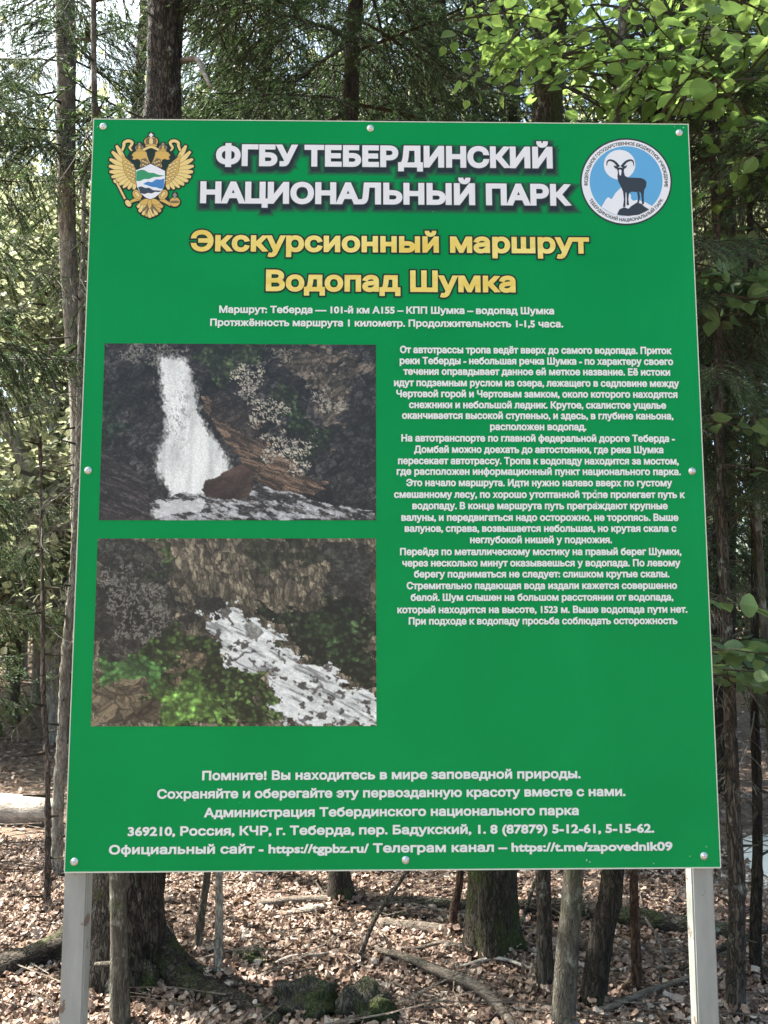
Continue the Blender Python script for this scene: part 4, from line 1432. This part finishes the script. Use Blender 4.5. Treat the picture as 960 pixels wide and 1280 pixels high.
# right: the broadleaf tree whose leaves hang over the top right corner
def broad_crown(mb, ax, P):
    g = np.random.default_rng(77)
    k = 0

    def spray(px, py, Y, n=11, L=0.40, size=0.060, kind=0, az=None):
        nonlocal k
        k += 1
        p = pt(px, py, Y)
        a = g.uniform(0, 6.28) if az is None else az
        d = np.array([math.cos(a), math.sin(a), g.uniform(-0.25, 0.15)])
        leafy_twig(mb, p - d * L * 0.5, d, L, n, size, 900 + k, kind, (0, 1), 0.2)
        if k % 2 == 0:
            o = ax(p[2] + g.uniform(-0.5, 0.1))
            q = p - d * L * 0.5
            w = smooth_path([o, (o + q) / 2 + np.array([0, 0, 0.15]), q], 7)
            mb.soup(prisms(w[:-1], w[1:], np.linspace(0.009, 0.004, 6), np.linspace(0.008, 0.0035, 6)), 1)
    for _ in range(44):
        spray(g.uniform(600, 800), g.uniform(-30, 85) , g.uniform(0.9, 2.0))
    for _ in range(24):
        spray(g.uniform(740, 850), g.uniform(60, 150), g.uniform(0.8, 1.8))
    for _ in range(46):
        spray(g.uniform(800, 1000), g.uniform(-40, 130), g.uniform(0.9, 2.4), 10, 0.45, 0.078, 2 if g.random() < 0.6 else 0)
    for _ in range(24):
        spray(g.uniform(840, 1000), g.uniform(-30, 140), g.uniform(0.5, 1.3), 10, 0.42, 0.066, 0)
    for _ in range(16):
        spray(g.uniform(870, 1000), g.uniform(150, 235), g.uniform(0.6, 1.8), 9, 0.4, 0.068, 0)
    for _ in range(40):                       # higher and further round, out of the frame
        z = g.uniform(4.6, 7.5)
        o = ax(min(z, P[-1, 2]))
        a, rr_ = g.uniform(0, 6.28), g.uniform(0.3, 1.6)
        p = o + np.array([math.cos(a) * rr_, math.sin(a) * rr_, z - o[2]])
        d = np.array([math.cos(a), math.sin(a), -0.1])
        k += 1
        leafy_twig(mb, p, d, 0.6, 12, 0.10, 2000 + k, 0)


make_tree('maple_tree', 'leaning dark trunk under the board that carries the bright green leaves above its right corner', 'tree',
          [(736, 1262), (752, 1170), (766, 1085), (795, 600), (818, 152), (842, 72), (862, 0)], [31, 29, 27, 22, 18, 18, 19], 'bark_dark', crown=broad_crown, crown_mats=('leaf', 'twig'), top_z=6.8, seed=23, flare=0.3)


def low_leaves(mb, ax, P):
    g = np.random.default_rng(78)
    for i, (px, py, Y, az, n) in enumerate(((880, 345, 0.9, -0.3, 8), (905, 335, 1.0, 0.4, 8), (930, 342, 1.1, -2.8, 8), (950, 372, 0.8, 0.2, 7), (900, 375, 0.9, -0.9, 6), (880, 395, 1.0, 2.5, 5), (955, 335, 1.3, 1.0, 7),
                                        (905, 527, 0.9, 0.1, 6), (945, 530, 1.0, 0.3, 6), (890, 520, 1.2, 2.6, 4), (955, 585, 0.9, 0.0, 5),
                                        (890, 745, 0.7, -0.6, 4), (900, 800, 0.9, 0.3, 9), (930, 810, 0.8, 0.0, 9), (950, 800, 1.1, 2.8, 8), (895, 830, 1.0, -0.4, 8), (930, 845, 0.9, 0.5, 8), (955, 838, 0.8, 0.2, 7), (880, 815, 1.2, 0.9, 7),
                                        (880, 280, 1.2, 0.3, 5))):
        p = pt(px, py, Y)
        d = np.array([math.cos(az), math.sin(az) * 0.7, g.uniform(-0.1, 0.15)])
        leafy_twig(mb, p - d * 0.15, d, 0.34, n + 3, 0.082, 3000 + i, 0, (0, 1), 0.15)
        p2 = pt(px + g.uniform(-18, 18), py + g.uniform(-14, 22), Y + g.uniform(0.1, 0.5))
        leafy_twig(mb, p2 - d * 0.12, d + g.normal(0, 0.3, 3) * np.array([1, 1, 0.2]), 0.3, n, 0.075, 3100 + i, 0, (0, 1), 0.2)
        if i % 2 == 0:
            o = ax(p[2] - 0.25)
            q = p - d * 0.15
            w = smooth_path([o, (o + q) / 2 + np.array([0, 0, 0.08]), q], 6)
            mb.soup(prisms(w[:-1], w[1:], np.linspace(0.006, 0.003, 5), np.linspace(0.0055, 0.0025, 5)), 1)


make_tree('hazel_bush', 'broadleaf sapling with shaded green leaves beside the right edge of the board', 'tree', [(985, 1240), (968, 1000), (950, 700), (935, 400), (925, 230)], [11, 10, 8, 6, 4], 'bark_smooth',
          crown=low_leaves, crown_mats=('leaf_shade', 'twig'), seed=24, flare=0.3, nseg=9)


# left edge: dark low boughs of a spruce standing just outside the frame
def left_boughs(mb, ax, P):
    g = np.random.default_rng(79)
    for i, (px, py, Y, az, L) in enumerate(((40, 232, 2.0, 0.15, 1.0), (30, 255, 1.7, -0.2, 0.9), (20, 310, 2.3, 0.3, 1.0), (40, 410, 1.9, 0.1, 1.0), (25, 450, 2.2, -0.3, 1.1), (50, 480, 2.0, 0.2, 0.9),
                                        (10, 380, 1.5, 0.0, 0.7), (20, 120, 2.2, 0.1, 0.8), (15, 60, 2.0, -0.2, 0.9), (30, 620, 2.6, 0.2, 1.0), (10, 680, 2.4, 0.0, 0.9), (40, 740, 3.0, 0.3, 1.0), (0, 830, 3.0, 0.2, 1.1), (10, 870, 3.4, -0.1, 1.0))):
        for q in range(2):
            tip = pt(px + 40 + g.uniform(-30, 25), py + 20 + g.uniform(-22, 22), Y + g.uniform(-0.3, 0.3))
            nd, wd = BOUGH[('fine', (i + q) % 5)]
            L2, a2 = L * g.uniform(0.7, 1.1), az + g.normal(0, 0.3)
            o = tip - np.array([math.cos(a2) * L2 * 0.95, math.sin(a2) * L2 * 0.95, -0.16 * L2])
            ro = g.normal(0, 0.6)
            mb.soup(place(nd, o, a2, 0.0, L2, ro), 0)
            mb.soup(place(wd, o, a2, 0.0, L2, ro), 1)
    spruce_crown(mb, ax, 8.5, 11, 0.9, 0.3, 80)


make_tree('spruce_tree', 'dark low spruce boughs reaching in at the left edge, trunk out of view', 'tree', [(-120, 1120), (-125, 600), (-130, 0)], [24, 20, 14], 'bark_spruce', Y0=2.2, crown=left_boughs, top_z=11, seed=25)

# ------------------------------------------------------------------ the forest behind


def broad_mesh(seed, Rr, Hc, n, size, mat):
    """a loose broadleaf crown: leaf clumps round many limbs"""
    g = np.random.default_rng(seed)
    mb = MB()
    for k in range(26):
        a, el, rr_ = g.uniform(0, 6.28), g.uniform(-0.4, 1.3), g.uniform(0.55, 1.0)
        tip = np.array([math.cos(a) * math.cos(el) * Rr * rr_, math.sin(a) * math.cos(el) * Rr * rr_, Hc * 0.5 + math.sin(el) * Hc * 0.5 * rr_])
        st = np.array([0, 0, Hc * 0.1 + Hc * 0.4 * g.random()])
        w = smooth_path([st, (st + tip) / 2 + g.normal(0, 0.15, 3), tip], 7)
        mb.soup(prisms(w[:-1], w[1:], np.linspace(0.035, 0.01, 6), np.linspace(0.03, 0.008, 6)), 1)
        m = n // 26
        q = g.uniform(0.35, 1.05, m)
        P = st + (tip - st) * q[:, None] + g.normal(0, 0.30 * Rr * 0.5, (m, 3)) * np.array([1, 1, 0.55])
        X = g.normal(0, 1, (m, 3)) * np.array([1, 1, 0.5])
        N = np.array([0, 0, 1.0]) + g.normal(0, 0.55, (m, 3))
        WL[k % 2].put(mb, P, X, N, size * g.uniform(0.6, 1.3, m), 0)
    return mb.mesh('crown', [M[mat], M['grey_twig']])


def far_conifer_mesh(seed, H, l0, z0, mat):
    mb = MB()
    spruce_crown(mb, lambda z: np.array([0, 0, z]), z0, H, l0, 0.3, seed, None, 0.0, 0.34, 4)
    return mb.mesh('crown', [M[mat], M['twig'], M['grey_twig']])


def trunk_mesh(seed, H, r_, mat):
    mb = MB()
    z = np.linspace(-0.1, H, 30)
    g = np.random.default_rng(seed)
    P = np.c_[0.05 * np.sin(z * 0.7 + g.uniform(0, 6)), 0.05 * np.sin(z * 0.5 + 2), z]
    mb.add(*tube(P, [r_ * 1.15, r_, r_ * 0.7, r_ * 0.25], 10, 0.08, seed, 0.4))
    return mb.mesh('trunk', [M[mat]], smooth=True)


def far_tree(name, label, cat, group, crown_me, trunk_me, x, y, rz, sc, cz_=0.0):
    root = thing(name, label, cat, (x, y, float(gh(x, y))), group)
    root.rotation_euler = (0, 0, rz)
    root.scale = (sc, sc, sc)
    for nm, me, z in (('trunk', trunk_me, 0), ('crown', crown_me, cz_)):
        o = bpy.data.objects.new(nm, me)
        COL.objects.link(o)
        o.parent = root
        o.location = (0, 0, z)
    return root


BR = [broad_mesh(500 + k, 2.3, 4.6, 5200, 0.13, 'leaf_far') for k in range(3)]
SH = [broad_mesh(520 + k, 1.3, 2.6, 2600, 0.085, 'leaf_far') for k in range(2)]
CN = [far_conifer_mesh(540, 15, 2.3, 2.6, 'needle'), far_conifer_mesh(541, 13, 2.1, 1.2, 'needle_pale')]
TB = [trunk_mesh(560, 6.5, 0.11, 'bark_pale'), trunk_mesh(561, 13, 0.17, 'bark_spruce'), trunk_mesh(562, 2.0, 0.03, 'bark_smooth')]
g = np.random.default_rng(600)
k = 0
for x, y, sc, kind in ((-4.6, 9.5, 1.0, 0), (-6.3, 12.5, 1.3, 0), (-8.6, 15.5, 1.5, 0), (-3.0, 13.0, 1.4, 0), (-1.0, 11.0, 1.35, 0), (0.8, 14.0, 1.6, 0), (3.0, 12.5, 1.45, 0), (5.4, 11.0, 1.3, 0), (7.6, 13.5, 1.5, 0), (9.5, 11, 1.3, 0),
                       (-11, 19, 1.7, 0), (-5.5, 20, 1.9, 0), (1.5, 21, 2.0, 0), (7, 20, 1.9, 0), (12, 18, 1.7, 0)):
    far_tree('broadleaf_tree', 'sunlit pale green broadleaf tree deep in the wood behind the board', 'tree', 'broadleaf trees deep in the wood', BR[k % 3], TB[0], x, y, g.uniform(0, 6.28), sc, 3.2)
    k += 1
for x, y, sc in ((-2.9, 6.3, 1.0), (-3.3, 7.4, 1.5), (-4.6, 8.4, 1.8), (-2.6, 8.8, 1.7), (-6.2, 12.0, 2.2), (-4.2, 11.5, 2.2), (-4.4, 7.2, 1.15), (-5.6, 9.0, 1.3), (-3.6, 8.6, 1.2), (-7.2, 10.5, 1.4), (4.2, 7.6, 1.1), (5.8, 8.4, 1.3), (3.4, 9.4, 1.2)):
    far_tree('understorey_bush', 'pale green leafy bush in the sunlit understorey behind the trunks', 'bush', 'bushes in the understorey', SH[k % 2], TB[2], x, y, g.uniform(0, 6.28), sc, 0.35)
    k += 1
for x, y, sc, kind in ((-6.8, 8.0, 0.9, 1), (-3.9, 10.8, 1.0, 1), (-1.9, 7.6, 1.0, 0), (0.6, 8.4, 1.05, 0), (2.0, 7.0, 0.95, 0), (7.6, 8.4, 1.0, 0), (-9, 12, 1.1, 1), (-5.2, 6.6, 0.8, 1)):
    far_tree('spruce_tree', 'tall spruce standing in the second row behind the board', 'tree', 'spruces in the second row', CN[kind], TB[1], x, y, g.uniform(0, 6.28), sc)

# the far side of the wood: one leafy mass nobody could count
g = np.random.default_rng(650)
mb = MB()
for k in range(190):
    a = g.uniform(-1.0, 1.0)
    rad_ = g.uniform(22, 34)
    c = np.array([math.sin(a) * rad_, math.cos(a) * rad_, 0])
    c[2] = float(gh(c[0], c[1])) + g.uniform(0, 1) ** 1.1 * 17
    n = 110
    P = c + g.normal(0, 1.0, (n, 3)) * np.array([1.5, 1.2, 1.2])
    WL[1].put(mb, P, g.normal(0, 1, (n, 3)), np.array([0, 0, 1.0]) + g.normal(0, 0.8, (n, 3)), 0.36 * g.uniform(0.6, 1.3, n), 0)
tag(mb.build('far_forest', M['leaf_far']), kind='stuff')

# ------------------------------------------------------------------ lying wood and stones
def lying(name, label, cat, pts_px, radii, mat, lift=None, seed=0, rough=0.12):
    W = np.array([gpt(*q) for q in pts_px])
    W[:, 2] = gh(W[:, 0], W[:, 1]) + (np.array(radii).mean() * 0.8 if lift is None else np.array(lift))
    mb = MB()
    mb.add(*tube(smooth_path(W, max(14, 7 * len(W))), radii, 12, rough, seed))
    o = mb.build(name, M[mat], smooth=True, origin=W.mean(axis=0))
    return tag(o, label, cat)


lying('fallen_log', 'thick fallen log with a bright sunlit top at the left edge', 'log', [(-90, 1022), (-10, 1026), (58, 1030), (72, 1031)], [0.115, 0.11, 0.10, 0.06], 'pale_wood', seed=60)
lying('fallen_branch', 'pale sunlit broken branch lying left of the dark back trunk', 'branch', [(356, 1147), (385, 1143), (416, 1136)], [0.012, 0.024, 0.02], 'pale_wood', seed=61)
lying('fallen_log', 'thin dark log lying behind the pale broken branch', 'log', [(322, 1136), (370, 1132), (430, 1131)], [0.022, 0.026, 0.028], 'dead_wood', seed=62)
lying('fallen_log', 'uppermost of three thin logs lying left of the thick mossy trunk', 'log', [(470, 1131), (530, 1134), (592, 1138)], [0.02, 0.03, 0.032], 'bark_log', seed=63)
lying('fallen_log', 'middle one of three thin logs lying left of the thick mossy trunk', 'log', [(466, 1148), (530, 1150), (590, 1158)], [0.014, 0.018, 0.018], 'bark_log', seed=64)
lying('fallen_log', 'lowest and palest of three thin logs lying left of the thick mossy trunk', 'log', [(476, 1160), (530, 1166), (600, 1174)], [0.026, 0.03, 0.022], 'dead_wood', seed=65)
lying('fallen_log', 'long dark log lying across behind the trunks and the right post', 'log', [(640, 1142), (720, 1150), (800, 1162), (920, 1176)], [0.035, 0.04, 0.042, 0.04], 'bark_log', seed=66, lift=[0.03, 0.06, 0.05, 0.03])
lying('fallen_branch', 'crooked brown branch in the leaves at the bottom, left of the nearest trunk', 'branch', [(470, 1196), (510, 1210), (556, 1234), (596, 1250), (628, 1275), (650, 1300)], [0.012, 0.018, 0.022, 0.022, 0.018, 0.015], 'dead_wood', seed=67, lift=[0.03, 0.04, 0.05, 0.05, 0.03, 0.01])
lying('fallen_branch', 'slim curved branch lying between the nearest trunk and the right post', 'branch', [(712, 1277), (760, 1270), (815, 1254), (880, 1236)], [0.010, 0.013, 0.011, 0.006], 'dead_wood', seed=68, lift=[0.02, 0.03, 0.05, 0.06])
lying('fallen_branch', 'dark branch lying at the right edge beside the scaly trunk', 'branch', [(850, 1222), (900, 1212), (975, 1190)], [0.006, 0.012, 0.014], 'bark_log', seed=69, lift=[0.03, 0.08, 0.12])


lying('fallen_branch', 'thin arched bare twig right of the thin dark reddish stem', 'branch', [(800, 1120), (806, 1160), (822, 1196), (838, 1216)], [0.004, 0.006, 0.006, 0.004], 'dead_wood', seed=80, lift=[0.02, 0.06, 0.08, 0.01])
lying('fallen_branch', 'thin curved twig lying just below the three thin logs', 'branch', [(478, 1186), (520, 1194), (560, 1190), (606, 1204)], [0.005, 0.008, 0.008, 0.004], 'dead_wood', seed=81, lift=[0.01, 0.03, 0.04, 0.02])
lying('fallen_branch', 'long thin twig lying in the sunlit leaves left of the leaning stick', 'branch', [(316, 1224), (360, 1206), (402, 1202), (436, 1190)], [0.004, 0.007, 0.007, 0.004], 'pale_wood', seed=82, lift=[0.01, 0.03, 0.03, 0.01])
lying('fallen_branch', 'thin pale stick lying in front of the thick mossy trunk foot', 'branch', [(566, 1214), (620, 1210), (668, 1222)], [0.005, 0.008, 0.006], 'pale_wood', seed=83, lift=[0.01, 0.04, 0.03])
lying('fallen_branch', 'crooked dark stick slanting across the logs beside the thick mossy trunk', 'branch', [(646, 1178), (662, 1150), (676, 1126)], [0.008, 0.010, 0.006], 'bark_log', seed=84, lift=[0.01, 0.10, 0.16])


def stone(label, px, py, rx_, ry_, rz_, seed, mat='moss_stone'):
    p = gpt(px, py)
    bm = bmesh.new()
    bmesh.ops.create_icosphere(bm, subdivisions=4, radius=1)
    for v in bm.verts:
        c = np.array(v.co)
        k = 1 + 0.5 * (float(fbm(np.array(c[0] * 1.6 + 5), np.array(c[1] * 1.6 + c[2] * 1.3 + 5), seed, 4)) - 0.5) * 1.6
        v.co = Vector((c[0] * rx_ * k, c[1] * ry_ * k, c[2] * rz_ * k))
    me = bpy.data.meshes.new('stone')
    bm.to_mesh(me)
    bm.free()
    me.materials.append(M[mat])
    for q in me.polygons:
        q.use_smooth = True
    o = bpy.data.objects.new('mossy_stone', me)
    COL.objects.link(o)
    o.location = (p[0], p[1], float(gh(p[0], p[1])) + rz_ * 0.3)
    return tag(o, label, 'stone')


M['moss_stone'] = bark('moss_stone', (0.03, 0.027, 0.022), (0.13, 0.115, 0.095), moss=0.6, lichen=0.2, scale=1.2)
stone('small round mossy stone against the foot of the big spruce', 180, 1238, 0.055, 0.05, 0.075, 71)
stone('mossy stone in the leaves at the bottom, left one of a close pair', 385, 1262, 0.13, 0.09, 0.075, 72)
stone('darker mossy stone at the bottom edge, right one of a close pair', 462, 1274, 0.10, 0.08, 0.085, 73)
stone('pale bare stone half sunk in sunlit leaves right of the two thin stems', 308, 1198, 0.10, 0.07, 0.03, 74)

# ------------------------------------------------------------------ leaf litter and twigs on the ground
g = np.random.default_rng(900)
mb = MB()
lq = Weld(leaf_shape(1) * np.array([1, 1.25, 1]) + np.array([0, 0, 0.35]) * (leaf_shape(1)[..., :1] - 0.5) ** 2 + np.array([0, 0, 0.12]) * np.sin(leaf_shape(1)[..., 1:2] * 9 + leaf_shape(1)[..., :1] * 7))
lq2 = Weld(np.array([[(0, 0, 0), (0.5, 0.3, 0.13), (0.5, 0, 0)], [(0.5, 0, 0), (0.5, 0.3, 0.13), (1, 0, 0.1)], [(0, 0, 0), (0.5, 0, 0), (0.5, -0.3, 0.16)], [(0.5, 0, 0), (1, 0, 0.1), (0.5, -0.3, 0.16)]]))
for n, (x0, x1, y0, y1), size, W_ in ((40000, (-2.4, 2.6, 0.2, 3.4), 0.037, lq), (9000, (-5, 5, 3.0, 7.5), 0.058, lq2), (9000, (-6, 6, -3.2, 0.4), 0.05, lq2), (6000, (-9, 9, 7, 15), 0.08, lq2)):
    x, y = g.uniform(x0, x1, n), g.uniform(y0, y1, n)
    if y0 >= 3.0:
        pass
    keep = ~((x > rx[0]) & (np.abs(y - np.interp(x, rx, ry)) < (ra[1] - rb_[1]) * g.uniform(0.35, 0.6, len(x))))
    x, y = x[keep], y[keep]
    n = len(x)
    P = np.c_[x, y, gh(x, y) + g.uniform(0.002, 0.03, n)]
    X = g.normal(0, 1, (n, 3)) * np.array([1, 1, 0.25])
    N = np.array([0, 0, 1.0]) + g.normal(0, 0.42, (n, 3))
    flip = g.random(n) < 0.4
    N[flip] *= -1
    W_.put(mb, P, X, N, size * g.uniform(0.35, 1.5, n), 0)
for fx, fy, fr in FEET:
    n = 130 + int(1500 * fr)
    a, d = g.uniform(0, 6.28, n), fr * 0.9 + np.abs(g.normal(0, 0.07 + fr * 0.3, n))
    x, y = fx + np.cos(a) * d, fy + np.sin(a) * d
    P = np.c_[x, y, gh(x, y) + g.uniform(0.2, 1, n) * (0.065 * np.exp(-(d - fr * 0.9) / 0.06) + 0.01)]
    N = np.c_[np.cos(a) * 0.5, np.sin(a) * 0.5, np.ones(n)] + g.normal(0, 0.5, (n, 3))
    lq.put(mb, P, g.normal(0, 1, (n, 3)) * np.array([1, 1, 0.4]), N, 0.04 * g.uniform(0.5, 1.4, n), 0)
tag(mb.build('leaf_litter', M['litter']), kind='stuff')
mb = MB()
n = 1000
x, y = g.uniform(-3, 3.2, n), g.uniform(0.2, 6, n)
a, L = g.uniform(0, 6.28, n), g.uniform(0.08, 0.5, n)
L[:220] *= 2.4
a[:220] = g.normal(0, 0.5, 220) + np.pi * (g.random(220) < 0.5)
P = np.c_[x, y, gh(x, y) + g.uniform(0.01, 0.05, n)]
mid = P + np.c_[np.cos(a) * L * 0.5, np.sin(a) * L * 0.5, g.uniform(-0.005, 0.03, n)]
Q = mid + np.c_[np.cos(a + 0.25) * L * 0.5, np.sin(a + 0.25) * L * 0.5, g.uniform(-0.03, 0.02, n)]
r_ = g.uniform(0.0015, 0.005, n)
r_[:220] *= 1.4
mb.soup(prisms(P, mid, r_, r_ * 0.85), 0)
mb.soup(prisms(mid, Q, r_ * 0.85, r_ * 0.5), 0)
tag(mb.build('twig_litter', M['dead_wood']), kind='stuff')
